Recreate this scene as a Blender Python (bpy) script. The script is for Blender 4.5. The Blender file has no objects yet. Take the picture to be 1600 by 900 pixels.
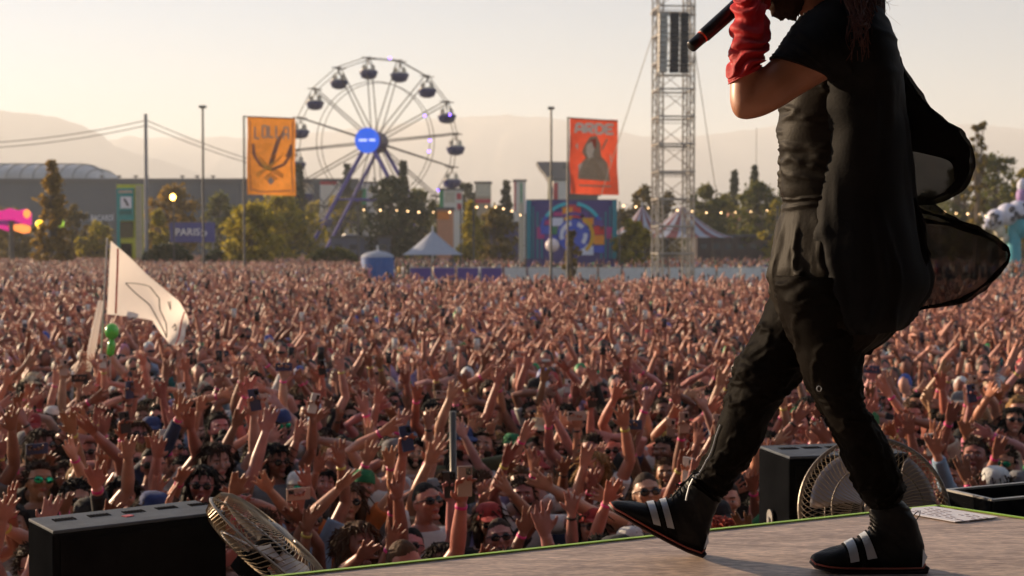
import bpy, bmesh, math, random
import numpy as np
from mathutils import Vector, Matrix, Euler, noise as mnoise

R = math.radians
sc = bpy.context.scene
COL = sc.collection
random.seed(11); RNG = np.random.default_rng(11)

# ------------------------------------------------------------------ camera, world, sun, exposure
CAMZ = 3.3
PITCH = R(1.675)
FPX = 1600 * 50 / 36
cam_d = bpy.data.cameras.new('camera'); cam = bpy.data.objects.new('camera', cam_d); COL.objects.link(cam)
cam.location = (0, 0, CAMZ); cam.rotation_euler = (R(90) - PITCH, 0, 0)
cam_d.lens = 50; cam_d.sensor_width = 36; cam_d.clip_start = 0.05; cam_d.clip_end = 20000
cam_d.dof.use_dof = True; cam_d.dof.focus_distance = 3.95; cam_d.dof.aperture_fstop = 5.2; cam_d.dof.aperture_blades = 8
sc.camera = cam

SUN_EL, SUN_AZ = R(13), R(-57)          # azimuth measured from +Y towards +X
world = bpy.data.worlds.new('World'); sc.world = world; world.use_nodes = True
nt = world.node_tree; bg = nt.nodes['Background']
sky = nt.nodes.new('ShaderNodeTexSky'); sky.sky_type = 'NISHITA'; sky.sun_disc = False
sky.sun_elevation = SUN_EL; sky.sun_rotation = SUN_AZ
sky.altitude = 500; sky.air_density = 1.0; sky.dust_density = 0.3; sky.ozone_density = 2.6
nt.links.new(sky.outputs[0], bg.inputs[0]); bg.inputs[1].default_value = 0.053
sun_d = bpy.data.lights.new('sun', 'SUN'); sun = bpy.data.objects.new('sun', sun_d); COL.objects.link(sun)
sun_d.energy = 5.0; sun_d.angle = R(0.6); sun_d.color = (1.0, 0.74, 0.48)
sdir = Vector((math.sin(SUN_AZ) * math.cos(SUN_EL), math.cos(SUN_AZ) * math.cos(SUN_EL), math.sin(SUN_EL)))
sun.rotation_euler = (-sdir).to_track_quat('-Z', 'Y').to_euler(); sun.location = (-20, 10, 20)
sc.view_settings.view_transform = 'Standard'; sc.view_settings.look = 'None'
sc.view_settings.exposure = 1.48; sc.view_settings.gamma = 1
sc.cycles.max_bounces = 6; sc.cycles.diffuse_bounces = 3; sc.cycles.glossy_bounces = 2
sc.cycles.transparent_max_bounces = 12; sc.cycles.transmission_bounces = 3; sc.cycles.volume_bounces = 1
sc.cycles.use_denoising = True; sc.cycles.use_adaptive_sampling = True; sc.cycles.adaptive_threshold = 0.015
sc.cycles.sample_clamp_indirect = 6

# ------------------------------------------------------------------ helpers
def at(px, py, Y):
    """photo pixel (1600x900) -> world point at distance Y"""
    u = (px - 800) / FPX; v = (450 - py) / FPX
    d = Vector((u, math.cos(PITCH) + v * math.sin(PITCH), -math.sin(PITCH) + v * math.cos(PITCH)))
    return Vector((0, 0, CAMZ)) + d * (Y / d.y)
def gx(px, Y):
    return at(px, 385, Y).x
def hz(py, Y):
    return at(800, py, Y).z

def tag(o, label=None, cat=None, group=None, kind=None):
    if label: o['label'] = label
    if cat: o['category'] = cat
    if group: o['group'] = group
    if kind: o['kind'] = kind
    return o
def empty(name, loc=(0, 0, 0), rz=0, parent=None):
    o = bpy.data.objects.new(name, None); COL.objects.link(o)
    o.location = loc; o.rotation_euler = (0, 0, rz); o.empty_display_size = .2
    if parent: o.parent = parent
    return o

class MB:
    def __init__(s): s.v = []; s.f = []; s.m = []; s.k = 0
    def mat(s, k): s.k = k; return s
    def add(s, vs, fs):
        b = len(s.v); s.v.extend([tuple(v) for v in vs])
        for f in fs: s.f.append(tuple(b + i for i in f)); s.m.append(s.k)
        return s
    def box(s, c, d, rz=0, M=None):
        x, y, z = d[0] / 2, d[1] / 2, d[2] / 2
        vs = [Vector((a * x, b * y, e * z)) for e in (-1, 1) for b in (-1, 1) for a in (-1, 1)]
        q = M if M else Matrix.Rotation(rz, 3, 'Z')
        vs = [q @ v + Vector(c) for v in vs]
        return s.add(vs, [(0, 2, 3, 1), (4, 5, 7, 6), (0, 1, 5, 4), (2, 6, 7, 3), (0, 4, 6, 2), (1, 3, 7, 5)])
    def tube(s, pts, rad, seg=8, cap=True, sq=None, up=None):
        pts = [Vector(p) for p in pts]; n = len(pts)
        if not hasattr(rad, '__len__'): rad = [rad] * n
        rings = []; prev = None
        for i, p in enumerate(pts):
            t = (pts[min(i + 1, n - 1)] - pts[max(i - 1, 0)])
            if t.length < 1e-9: t = Vector((0, 0, 1))
            t.normalize()
            if prev is None:
                a = Vector(up) if up else (Vector((0, 0, 1)) if abs(t.z) < .9 else Vector((0, 1, 0)))
                prev = (a - t * a.dot(t)).normalized()
            else:
                prev = (prev - t * prev.dot(t)).normalized()
            b = t.cross(prev); r = rad[i]; rx, ry = (r if hasattr(r, '__len__') else (r, r))
            rings.append([p + prev * math.cos(2 * math.pi * k / seg) * rx + b * math.sin(2 * math.pi * k / seg) * ry for k in range(seg)])
        vs = [v for r in rings for v in r]; fs = []
        for i in range(n - 1):
            for k in range(seg):
                a = i * seg + k; b2 = i * seg + (k + 1) % seg
                fs.append((a, b2, b2 + seg, a + seg))
        if cap:
            fs.append(tuple(range(seg))[::-1]); fs.append(tuple((n - 1) * seg + k for k in range(seg)))
        return s.add(vs, fs)
    def cyl(s, a, b, r, r2=None, seg=8, cap=True): return s.tube([a, b], [r, r if r2 is None else r2], seg, cap)
    def ball(s, c, r, seg=12, rings=8, M=None, fn=None):
        if not hasattr(r, '__len__'): r = (r, r, r)
        vs = []; fs = []
        for i in range(1, rings):
            th = math.pi * i / rings
            for k in range(seg):
                ph = 2 * math.pi * k / seg
                vs.append(Vector((math.sin(th) * math.cos(ph), math.sin(th) * math.sin(ph), math.cos(th))))
        vs += [Vector((0, 0, 1)), Vector((0, 0, -1))]
        if fn: vs = [fn(v) for v in vs]
        vs = [Vector((v.x * r[0], v.y * r[1], v.z * r[2])) for v in vs]
        if M: vs = [M @ v for v in vs]
        vs = [v + Vector(c) for v in vs]
        for i in range(rings - 2):
            for k in range(seg):
                a = i * seg + k; b = i * seg + (k + 1) % seg
                fs.append((a, a + seg, b + seg, b))
        T = (rings - 1) * seg; L = (rings - 2) * seg
        for k in range(seg):
            fs.append((T, k, (k + 1) % seg)); fs.append((T + 1, L + (k + 1) % seg, L + k))
        return s.add(vs, fs)
    def grid(s, fn, nu, nv, closeu=False):
        vs = [fn(i / (nu if closeu else nu - 1), j / (nv - 1)) for j in range(nv) for i in range(nu)]; fs = []
        for j in range(nv - 1):
            for i in range(nu if closeu else nu - 1):
                a = j * nu + i; b = j * nu + (i + 1) % nu
                fs.append((a, b, b + nu, a + nu))
        return s.add(vs, fs)
    def prism(s, poly, ext):
        ext = Vector(ext); n = len(poly); p = [Vector(q) for q in poly]
        return s.add(p + [q + ext for q in p], [tuple(range(n))[::-1], tuple(range(n, 2 * n))] + [(i, (i + 1) % n, n + (i + 1) % n, n + i) for i in range(n)])
    def build(s, name, mats, parent=None, smooth=False, bevel=0, loc=None):
        me = bpy.data.meshes.new(name); me.from_pydata(s.v, [], s.f)
        for m in (mats if isinstance(mats, (list, tuple)) else [mats]): me.materials.append(m)
        me.polygons.foreach_set('material_index', s.m)
        if smooth: me.polygons.foreach_set('use_smooth', [True] * len(s.f))
        bm = bmesh.new(); bm.from_mesh(me); bmesh.ops.recalc_face_normals(bm, faces=bm.faces); bm.to_mesh(me); bm.free()
        o = bpy.data.objects.new(name, me); COL.objects.link(o)
        if parent: o.parent = parent
        if loc is not None: o.location = loc
        if bevel:
            b = o.modifiers.new('bevel', 'BEVEL'); b.width = bevel; b.segments = 2; b.limit_method = 'ANGLE'
        return o

def M(name, col, rough=.7, metal=0, var=.18, scale=6, bump=0, bscale=40, spec=.5, alpha=1, emit=0, trans=0, objcol=False, coat=0, sheen=0, stretch=(1, 1, 1)):
    m = bpy.data.materials.new(name); m.use_nodes = True; t = m.node_tree; N = t.nodes; L = t.links
    b = N['Principled BSDF']; out = N['Material Output']
    tc = N.new('ShaderNodeTexCoord'); mp = N.new('ShaderNodeMapping'); mp.inputs['Scale'].default_value = stretch
    L.new(tc.outputs['Object'], mp.inputs[0])
    nz = N.new('ShaderNodeTexNoise'); nz.inputs['Scale'].default_value = scale; nz.inputs['Detail'].default_value = 5
    L.new(mp.outputs[0], nz.inputs['Vector'])
    mr = N.new('ShaderNodeMapRange'); mr.inputs[1].default_value = .3; mr.inputs[2].default_value = .7
    mr.inputs[3].default_value = 1 - var; mr.inputs[4].default_value = 1 + var
    L.new(nz.outputs[0], mr.inputs[0])
    vm = N.new('ShaderNodeVectorMath'); vm.operation = 'SCALE'
    if objcol:
        oi = N.new('ShaderNodeObjectInfo'); L.new(oi.outputs['Color'], vm.inputs[0])
    else: vm.inputs[0].default_value = col[:3]
    L.new(mr.outputs[0], vm.inputs['Scale']); L.new(vm.outputs[0], b.inputs['Base Color'])
    b.inputs['Roughness'].default_value = rough; b.inputs['Metallic'].default_value = metal
    b.inputs['Specular IOR Level'].default_value = spec; b.inputs['Alpha'].default_value = alpha
    b.inputs['Coat Weight'].default_value = coat; b.inputs['Sheen Weight'].default_value = sheen
    if bump:
        n2 = N.new('ShaderNodeTexNoise'); n2.inputs['Scale'].default_value = bscale; n2.inputs['Detail'].default_value = 4
        L.new(mp.outputs[0], n2.inputs['Vector'])
        bp = N.new('ShaderNodeBump'); bp.inputs['Strength'].default_value = bump; bp.inputs['Distance'].default_value = .02
        L.new(n2.outputs[0], bp.inputs['Height']); L.new(bp.outputs[0], b.inputs['Normal'])
    if emit:
        b.inputs['Emission Color'].default_value = (*col[:3], 1); b.inputs['Emission Strength'].default_value = emit
    if trans:
        tr = N.new('ShaderNodeBsdfTranslucent'); L.new(vm.outputs[0], tr.inputs[0])
        mx = N.new('ShaderNodeMixShader'); mx.inputs[0].default_value = trans
        L.new(b.outputs[0], mx.inputs[1]); L.new(tr.outputs[0], mx.inputs[2]); L.new(mx.outputs[0], out.inputs[0])
    return m

def text(body, name, mat, parent, loc, size, rot=(R(90), 0, 0), ext=.01, align='CENTER', sx=1, space=1):
    c = bpy.data.curves.new(name, 'FONT'); c.body = body; c.size = size; c.extrude = ext; c.align_x = align; c.align_y = 'CENTER'
    c.space_character = space; c.offset = size * .012
    o = bpy.data.objects.new(name, c); COL.objects.link(o); c.materials.append(mat)
    bpy.context.view_layer.update(); me = bpy.data.meshes.new_from_object(o.evaluated_get(bpy.context.evaluated_depsgraph_get())); bpy.data.objects.remove(o)
    o = bpy.data.objects.new(name, me); COL.objects.link(o)
    o.parent = parent; o.location = loc; o.rotation_euler = rot; o.scale = (sx, 1, 1)
    return o

# ------------------------------------------------------------------ ground, mountains, haze
m_ground = M('ground_dust', (.14, .12, .075), .95, var=.35, scale=.08)
g = MB().grid(lambda u, v: (-12000 + 24000 * u, -600 + 14600 * v, 0), 40, 40).build('ground', m_ground); tag(g, kind='structure')
m_mount = M('mountain_scrub', (.12, .095, .07), .95, var=.35, scale=.004, stretch=(1, 1, 3))
def mountain(name, prof, Y, depth, seed, n=260):
    xs = [p[0] for p in prof]; ys = [p[1] for p in prof]
    def fn(u, v):
        px = xs[0] + (xs[-1] - xs[0]) * u
        py = np.interp(px, xs, ys)
        top = hz(py, Y); yy = Y + depth * (v - .5)
        k = max(0., 1 - abs(v - .5) * 2) ** .85
        nzv = mnoise.fractal(Vector((px * .02, v * 5, seed)), 1, 2, 5) * .12
        ridge = mnoise.fractal(Vector((px * .05, seed, 0)), 1, 2, 5) * 10
        return (gx(px, Y), yy, max(-2, (top + ridge) * k * (1 + nzv * (1 - k) * 3)))
    o = MB().grid(fn, n, 24).build(name, m_mount, smooth=True); tag(o, kind='structure')
mountain('mountains', [(-900, 230), (-500, 190), (-200, 168), (0, 166), (60, 174), (110, 181), (150, 200), (175, 222), (215, 235), (300, 262), (420, 300), (560, 345), (700, 384)], 5000, 2600, 3)
mountain('distant_mountains', [(-400, 260), (100, 235), (200, 208), (300, 211), (420, 209), (520, 200), (640, 186), (720, 176), (790, 173), (860, 179), (940, 197), (1000, 208), (1080, 211), (1160, 197), (1240, 189), (1330, 194), (1450, 188), (1540, 191), (1620, 200), (1800, 230), (2300, 280)], 6600, 3000, 9, 340)

hm = bpy.data.materials.new('haze'); hm.use_nodes = True; hm.node_tree.nodes.remove(hm.node_tree.nodes['Principled BSDF'])
pv = hm.node_tree.nodes.new('ShaderNodeVolumePrincipled'); pv.inputs['Color'].default_value = (.91, .935, .96, 1)
pv.inputs['Density'].default_value = .00029; pv.inputs['Anisotropy'].default_value = .16
hm.node_tree.links.new(pv.outputs[0], hm.node_tree.nodes['Material Output'].inputs['Volume'])
hb = MB().box((0, 6600, 283), (24400, 15200, 570)).build('haze', hm); tag(hb, kind='stuff')
# ------------------------------------------------------------------ stage
SZ = 2.43                                   # stage top
C0 = Vector((1.43, 4.75)); dL = Vector((-1.94, -.97)).normalized(); dR = Vector((.68, -.733)).normalized()
A = C0 + dL * 7.5; B = C0 + dR * 4.5
stage_poly = [A, C0, B, Vector((B.x, -5)), Vector((-9, -5)), Vector((-9, A.y))]

def stage_floor_mat():
    m = bpy.data.materials.new('stage_floor_painted_ply'); m.use_nodes = True; t = m.node_tree; N = t.nodes; L = t.links
    b = N['Principled BSDF']; tc = N.new('ShaderNodeTexCoord'); mp = N.new('ShaderNodeMapping'); mp.inputs['Scale'].default_value = (1.0, 4.0, 1)
    mp.inputs['Rotation'].default_value = (0, 0, R(-8)); L.new(tc.outputs['Object'], mp.inputs[0])
    n1 = N.new('ShaderNodeTexNoise'); n1.inputs['Scale'].default_value = 4; n1.inputs['Detail'].default_value = 9; n1.inputs['Roughness'].default_value = .68; L.new(mp.outputs[0], n1.inputs['Vector'])
    r = N.new('ShaderNodeValToRGB'); r.color_ramp.elements[0].position = .3; r.color_ramp.elements[0].color = (.30, .21, .165, 1)
    r.color_ramp.elements[1].position = .66; r.color_ramp.elements[1].color = (.76, .57, .45, 1); L.new(n1.outputs[0], r.inputs[0])
    n2 = N.new('ShaderNodeTexNoise'); n2.inputs['Scale'].default_value = 26; n2.inputs['Detail'].default_value = 8; n2.inputs['Distortion'].default_value = .6; L.new(mp.outputs[0], n2.inputs['Vector'])
    r2 = N.new('ShaderNodeValToRGB'); r2.color_ramp.elements[0].position = .44; r2.color_ramp.elements[0].color = (.55, .55, .6, 1); r2.color_ramp.elements[1].position = .6; r2.color_ramp.elements[1].color = (1, 1, 1, 1); L.new(n2.outputs[0], r2.inputs[0])
    mx = N.new('ShaderNodeMix'); mx.data_type = 'RGBA'; mx.blend_type = 'MULTIPLY'; mx.inputs[0].default_value = .8
    L.new(r.outputs[0], mx.inputs[6]); L.new(r2.outputs[0], mx.inputs[7]); L.new(mx.outputs[2], b.inputs['Base Color'])
    b.inputs['Roughness'].default_value = .55
    bp = N.new('ShaderNodeBump'); bp.inputs['Strength'].default_value = .25; bp.inputs['Distance'].default_value = .01; L.new(n2.outputs[0], bp.inputs['Height']); L.new(bp.outputs[0], b.inputs['Normal'])
    return m
m_black = M('matte_black', (.008, .008, .009), .85, spec=0, var=.3, scale=12, bump=.08, bscale=120)
m_blackplas = M('black_cabinet', (.007, .0075, .009), .8, spec=0, var=.25, scale=9, bump=.15, bscale=260)
m_tape = M('fluorescent_tape', (.32, .55, .035), .5, var=.15, scale=9)
mb = MB().prism([(p.x, p.y, 0.02) for p in stage_poly], (0, 0, SZ - .02))
st = mb.build('stage', [stage_floor_mat()]); tag(st, 'scuffed plywood stage deck running to a corner under the performer', 'stage')
def strip(a, b, w0, z, h, name, mat, parent, inset=0):
    a = Vector((a.x, a.y, z)); b = Vector((b.x, b.y, z)); d = (b - a).normalized(); n = Vector((d.y, -d.x, 0))
    if (Vector((0, 0, z)) - a).dot(n) < 0: n = -n
    return MB().prism([a + n * inset, b + n * inset, b + n * (inset + w0), a + n * (inset + w0)], (0, 0, h)).build(name, mat, parent)
strip(A, C0, .017, SZ + .002, .003, 'edge_tape', m_tape, st, .0)
strip(C0, B, .017, SZ + .002, .003, 'edge_tape', m_tape, st, .0)
m_fascia = M('stage_skirt', (.02, .02, .022), .9)
# lower black riser round the thrust that carries fans and speakers
RZ = 1.7
rp = [C0 + dL * 7.5 + Vector((-.3, 1.9)), Vector((1.35, 6.75)), Vector((4.6, 6.35)), Vector((5.6, -1.5)), B, C0, A]
o = MB().prism([(p.x, p.y, 0.02) for p in rp], (0, 0, RZ - .02)).build('low_riser', m_black); tag(o, 'low black riser in front of the stage carrying speakers and fans', 'riser')
# set list sheet
m_paper = bpy.data.materials.new('paper'); m_paper.use_nodes = True
t = m_paper.node_tree; b = t.nodes['Principled BSDF']; b.inputs['Base Color'].default_value = (.78, .76, .80, 1); b.inputs['Roughness'].default_value = .6
def stage_pt(px, py, z):
    p = at(px, py, 1.0) - Vector((0, 0, CAMZ)); k = (z - CAMZ) / p.z
    return Vector((0, 0, CAMZ)) + p * k
q = [stage_pt(1425, 796, SZ), stage_pt(1460, 793.6, SZ), stage_pt(1560, 810.5, SZ), stage_pt(1492, 818, SZ), stage_pt(1420, 805, SZ)]
sheet = MB().prism([(p.x, p.y, SZ + .004) for p in q], (0, 0, .002)).build('paper_sheet', m_paper); tag(sheet, 'pale lilac printed paper sheet taped flat at the stage corner', 'paper')
m_ink = M('ink', (.22, .18, .24), .8)
mb = MB(); cc = (q[1] + q[2] + q[3] + q[4]) / 4; ex = (q[2] - q[1]).normalized(); ey = Vector((-ex.y, ex.x, 0))
for r_ in range(5):
    for k_ in range(7):
        if random.random() < .8:
            c_ = cc + ex * (-.10 + k_ * .034 + random.uniform(-.004, .004)) + ey * (-.055 + r_ * .024); c_.z = SZ + .0072
            mb.box(c_, (random.uniform(.012, .03), .0045, .0008), math.atan2(ex.y, ex.x))
mb.build('printed_lines', m_ink, sheet)

# unseen stage house added behind camera to block sky (roof, back cloth, right wing)
m_drape = M('black_drape', (.006, .006, .007), .95, spec=0, var=.2, scale=1)
r = empty('added_stage_house', (0, 0, 0)); tag(r, 'unseen black stage house added behind the camera to block sky light', 'stage')
MB().box((0, -7.5, 9.3), (34, 19, .5)).build('roof', m_drape, r); MB().box((0, -16.5, 4.6), (34, .4, 9)).build('back_cloth', m_drape, r)
MB().box((13, -5, 4.6), (.4, 13, 9)).build('wing', m_drape, r); MB().box((-13, -8, 4.6), (.4, 9, 9)).build('wing', m_drape, r)
for x_ in (-12.4, 12.4): MB().box((x_, 1.2, 4.6), (.5, .5, 9)).build('column', m_black, r)
# ------------------------------------------------------------------ speakers / cases at the stage lip
m_topgrey = M('dusty_grey_lid', (.075, .09, .115), .7, metal=0, spec=.2, var=.25, scale=10, bump=.1)
m_slot = M('vent_slot', (.01, .01, .012), .9, spec=0)
m_redlab = M('red_sticker', (.5, .05, .06), .5)
m_steel = M('worn_steel', (.33, .32, .31), .42, metal=.75, var=.2)
def speaker(name, label, c, L_, D_, H_, rz, handle=-1):
    r = empty(name, c, rz); tag(r, label, 'speaker', 'front fill speakers at the stage lip')
    MB().box((0, 0, H_ / 2), (L_, D_, H_)).build('cabinet', m_blackplas, r, bevel=.008)
    MB().box((0, 0, H_ + .006), (L_ - .004, D_ - .004, .012)).build('lid', m_topgrey, r, bevel=.003)
    mb = MB(); rr = random.Random(5)
    for k in range(5):
        for j in range(7):
            mb.box((-L_ * .40 + k * L_ * .2 + .0 + j * .012, D_ * .15 + .004 * (k % 2), H_ + .0135), (.006, .045, .003))
    mb.build('vent_slot', m_slot, r)
    MB().box((-L_ * .02, -D_ * .1, H_ + .0135), (.035, .03, .003), .3).build('sticker', m_redlab, r)
    # bracket with rounded end on the short side
    mb = MB(); s = handle
    x = s * (L_ / 2 + .012)
    pts = [(x, -.03, .02), (x, -.03, H_ * .62)] + [(x, -.03 * math.cos(a), H_ * .62 + .03 * math.sin(a)) for a in np.linspace(.3, 2.84, 6)] + [(x, .03, H_ * .62), (x, .03, .02)]
    mb.prism(pts, (s * .006, 0, 0)); mb.build('bracket', m_steel, r)
    mb = MB(); mb.cyl((x, 0, H_ * .6), (x + s * .014, 0, H_ * .6), .012, seg=10); mb.build('knob', m_steel, r)
    MB().box((0, -D_ / 2 - .004, H_ / 2), (L_ - .05, .008, H_ - .05)).build('grille', m_black, r)
    return r
a0 = Vector((-1.64, 5.03)); ll = Vector((.52, .37)); dd = Vector((-.17, .24))
cen = a0 + ll * .53 + dd * .5
speaker('speaker', 'long black speaker with dusty grey vented lid beside the tilted fan', (cen.x, cen.y, RZ), ll.length * 1.04, dd.length, 2.275 - RZ, math.atan2(ll.y, ll.x))
c2 = at(1300, 720, 6.15)
speaker('speaker', 'black speaker box with grey bracket behind the upright fan', (c2.x, c2.y, RZ), .54, .34, hz(706, 6.15) - RZ, R(12))
# open black case at right
oc = empty('flight_case', (3.02, 5.85, RZ), R(-4)); tag(oc, 'open black flight case with bare metal rim at the stage corner', 'case')
Wc, Dc = .95, .25; rzc = R(24.5); nc = at(1552, 783, 5.45); Hc = nc.z - RZ; cx_ = Vector((math.cos(rzc), math.sin(rzc), 0)); cy_ = Vector((-cx_.y, cx_.x, 0))
oc.location = (nc.x, nc.y, RZ); oc.location = Vector((nc.x, nc.y, RZ)) + cx_ * Wc / 2 + cy_ * Dc / 2; oc.rotation_euler = (0, 0, rzc)
mb = MB()
for (c_, s_) in (((0, -Dc / 2, Hc / 2), (Wc, .014, Hc)), ((0, Dc / 2, Hc / 2), (Wc, .014, Hc)), ((-Wc / 2, 0, Hc / 2), (.014, Dc - .014, Hc)), ((Wc / 2, 0, Hc / 2), (.014, Dc - .014, Hc)), ((0, 0, .01), (Wc - .014, Dc - .014, .02))): mb.box(c_, s_)
mb.build('case_body', m_blackplas, oc)
mb = MB()
for (c_, s_) in (((0, -Dc / 2, Hc + .004), (Wc + .016, .018, .008)), ((0, Dc / 2, Hc + .004), (Wc + .016, .018, .008)), ((-Wc / 2, 0, Hc + .004), (.018, Dc - .02, .008)), ((Wc / 2, 0, Hc + .004), (.018, Dc - .02, .008))): mb.box(c_, s_)
mb.build('rim', m_steel, oc)

# ------------------------------------------------------------------ pedestal fans
m_wire = M('fan_wire', (.32, .24, .15), .4, metal=.7, var=.2, scale=20)
m_blade = M('fan_blade', (.30, .27, .27), .4, metal=.5, var=.15)
m_ring = M('fan_ring', (.24, .21, .18), .4, metal=.6, var=.2)
def fan(label, loc, rad, depth, axis, stand, blade_a=0):
    """axis: direction the fan blows; stand: z of the floor"""
    r = empty('fan', (loc[0], loc[1], stand)); tag(r, label, 'fan', 'wire cage fans at the stage lip')
    c = Vector((0, 0, loc[2] - stand)); ax = Vector(axis).normalized(); q = ax.to_track_quat('Z', 'Y').to_matrix()
    def P(rr, a, z): return c + q @ Vector((rr * math.cos(a), rr * math.sin(a), z))
    for sgn, nm in ((1, 'front_cage'), (-1, 'rear_cage')):
        mb = MB(); n = 76
        for k in range(n):
            a = 2 * math.pi * k / n
            tw = .45 * sgn
            pts = []
            for i in range(6):
                s = i / 5; rr = rad * (.24 + .76 * math.sin(s * math.pi / 2) ** .9)
                z = sgn * depth * .5 * math.cos(s * math.pi / 2) ** .55
                pts.append(P(rr, a + tw * (1 - s), z))
            mb.tube(pts, .0016, 4, cap=False)
        mb.build(nm, m_wire, r)
        mb = MB()
        for rr, zz, th in ((rad * .24, sgn * depth * .5, .004), (rad * .62, sgn * depth * .43, .0032)):
            mb.tube([P(rr, 2 * math.pi * k / 40, zz) for k in range(41)], th, 5, cap=False)
        mb.ball(c + q @ Vector((0, 0, sgn * depth * .5)), rad * .2, 16, 8, M=q @ Matrix.Diagonal((1, 1, .25)))
        mb.build('cage_ring', m_ring, r)
    mb = MB(); mb.tube([P(rad * 1.005, 2 * math.pi * k / 64, 0) for k in range(65)], [(.005, .009)] * 65, 8, cap=False); mb.build('rim', m_ring, r)
    for k in range(3):
        a0 = blade_a + k * 2 * math.pi / 3
        def bf(u, v):
            rr = rad * (.16 + .72 * u); w = (.30 + .32 * u) * (1 - .25 * u ** 6)
            a = a0 + (v - .5) * w * 2.3 + .25 * u
            return P(rr, a, (v - .5) * depth * .42 - .01)
        ob = MB().grid(bf, 10, 8).build('blade', m_blade, r, smooth=True)
        sm = ob.modifiers.new('thick', 'SOLIDIFY'); sm.thickness = .003
    mb = MB(); mb.cyl(c - ax * depth * .45, c + ax * depth * .15, rad * .17, seg=18); mb.cyl(c - ax * depth * .9, c - ax * depth * .45, rad * .24, rad * .26, seg=18); mb.build('motor', m_blackplas, r)
    mb = MB(); bk = c - ax * depth * .75; foot = Vector((bk.x, bk.y, 0)); mb.cyl(foot, bk, .018, seg=10); mb.cyl(foot, foot + Vector((0, 0, .03)), .2, .18, seg=24); mb.build('pedestal', m_blackplas, r)
    return r
f1 = at(420, 856, 5.15)
fan('wire cage fan tilted skyward beside the long speaker', f1, .272, .15, (.62, .15, .72), RZ, .4)
f2 = at(1366, 800, 5.55)
fan('upright wire cage fan behind the performer\'s standing leg', f2, .288, .19, (-.05, -.96, .28), RZ, .2)

# ------------------------------------------------------------------ mid field pole with flat in the crowd
m_postdark = M('dark_steel', (.10, .09, .08), .4, metal=.6, var=.15)
m_polesteel = M('galvanised', (.46, .44, .42), .4, metal=.6, var=.15)
m_flat = M('dark_canvas', (.02, .02, .024), .9)
pp_ = at(712, 643, 9.3)
r = empty('metal_post', (pp_.x, pp_.y, 0)); tag(r, 'metal post with dark cloth tied round its lower half among the crowd', 'post')
MB().tube([(0, 0, 0), (-.02, 0, pp_.z)], .022, 12).build('pole', m_postdark, r, smooth=True)
MB().tube([(.01, 0, .8), (-.025, .0, 1.3), (.0, 0, 1.6), (-.01, 0, 1.75)], [.06, .045, .035, .027], 12).build('cloth_wrap', m_flat, r, smooth=True)

# ------------------------------------------------------------------ white flag, carried in the crowd
def flag_mat():
    m = bpy.data.materials.new('white_flag_cloth'); m.use_nodes = True; t = m.node_tree; N = t.nodes; L = t.links
    b = N['Principled BSDF']; b.inputs['Base Color'].default_value = (.82, .77, .72, 1); b.inputs['Roughness'].default_value = .8
    tr = N.new('ShaderNodeBsdfTranslucent'); tr.inputs[0].default_value = (.92, .84, .78, 1); mx = N.new('ShaderNodeMixShader'); mx.inputs[0].default_value = .6
    L.new(b.outputs[0], mx.inputs[1]); L.new(tr.outputs[0], mx.inputs[2]); L.new(mx.outputs[0], N['Material Output'].inputs[0]); return m
m_white = flag_mat(); m_redink = M('red_print', (.62, .07, .05), .8); m_dkink = M('dark_print', (.05, .035, .04), .8)
FY = 17.3
top = at(168, 372, FY); bot = at(150, 600, FY)
r = empty('flag', (bot.x, FY, bot.z - .35)); tag(r, 'white flag with red stripes and drawn sail emblem flying above the crowd', 'flag'); org = Vector((bot.x, FY, bot.z - .35))
MB().tube([Vector((0, 0, -.3)), top - org], .012, 8).build('pole', m_polesteel, r)
# flag outline rows: v from hoist (0) to fly (1): top and bottom pixel curves
ftop = [(173, 376), (200, 400), (228, 428), (262, 455), (279, 470), (288, 490), (294, 505)]
fbot = [(167, 491), (190, 493), (238, 500), (250, 522), (262, 538), (275, 540), (288, 535)]
def fl(u, v, off=0):
    us = np.linspace(0, 1, 7)
    tx, ty = np.interp(u, us, [p[0] for p in ftop]), np.interp(u, us, [p[1] for p in ftop])
    bx, by = np.interp(u, us, [p[0] for p in fbot]), np.interp(u, us, [p[1] for p in fbot])
    w = .09 * u * math.sin(u * 9 + v * 2.5) + .05 * u * math.sin(v * 7 + u * 3)
    p = at(tx + (bx - tx) * v, ty + (by - ty) * v, FY) - org
    return p + Vector((0, w + off, 0))
def flag_strip(name, mat, curve, wd, off=-.006):
    mb = MB()
    for i in range(len(curve) - 1):
        a = curve[i]; b = curve[i + 1]; n = 8
        pts = [fl(a[0] + (b[0] - a[0]) * k / n, a[1] + (b[1] - a[1]) * k / n, off) for k in range(n + 1)]
        mb.tube(pts, [(wd, .002)] * (n + 1), 6, up=(0, 0, 1) if abs(a[0] - b[0]) > abs(a[1] - b[1]) else (1, 0, 0))
    return mb.build(name, mat, r)
fo = MB().grid(lambda u, v: fl(u, v), 36, 24).build('flag_cloth', m_white, r, smooth=True)
flag_strip('red_stripe', m_redink, [(.07, 0.02), (.10, .98)], .012); flag_strip('red_stripe', m_redink, [(.80, .03), (.84, .98)], .010)
flag_strip('sail_drawing', m_dkink, [(.17, .45), (.36, .22), (.45, .28), (.47, .50), (.56, .66), (.60, .95), (.45, .78), (.17, .45)], .007)
flag_strip('lettering', m_dkink, [(.66, .64), (.70, .50), (.74, .62), (.69, .66)], .007)
flag_strip('lettering', m_dkink, [(.54, .18), (.60, .30), (.57, .14)], .006)
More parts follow.
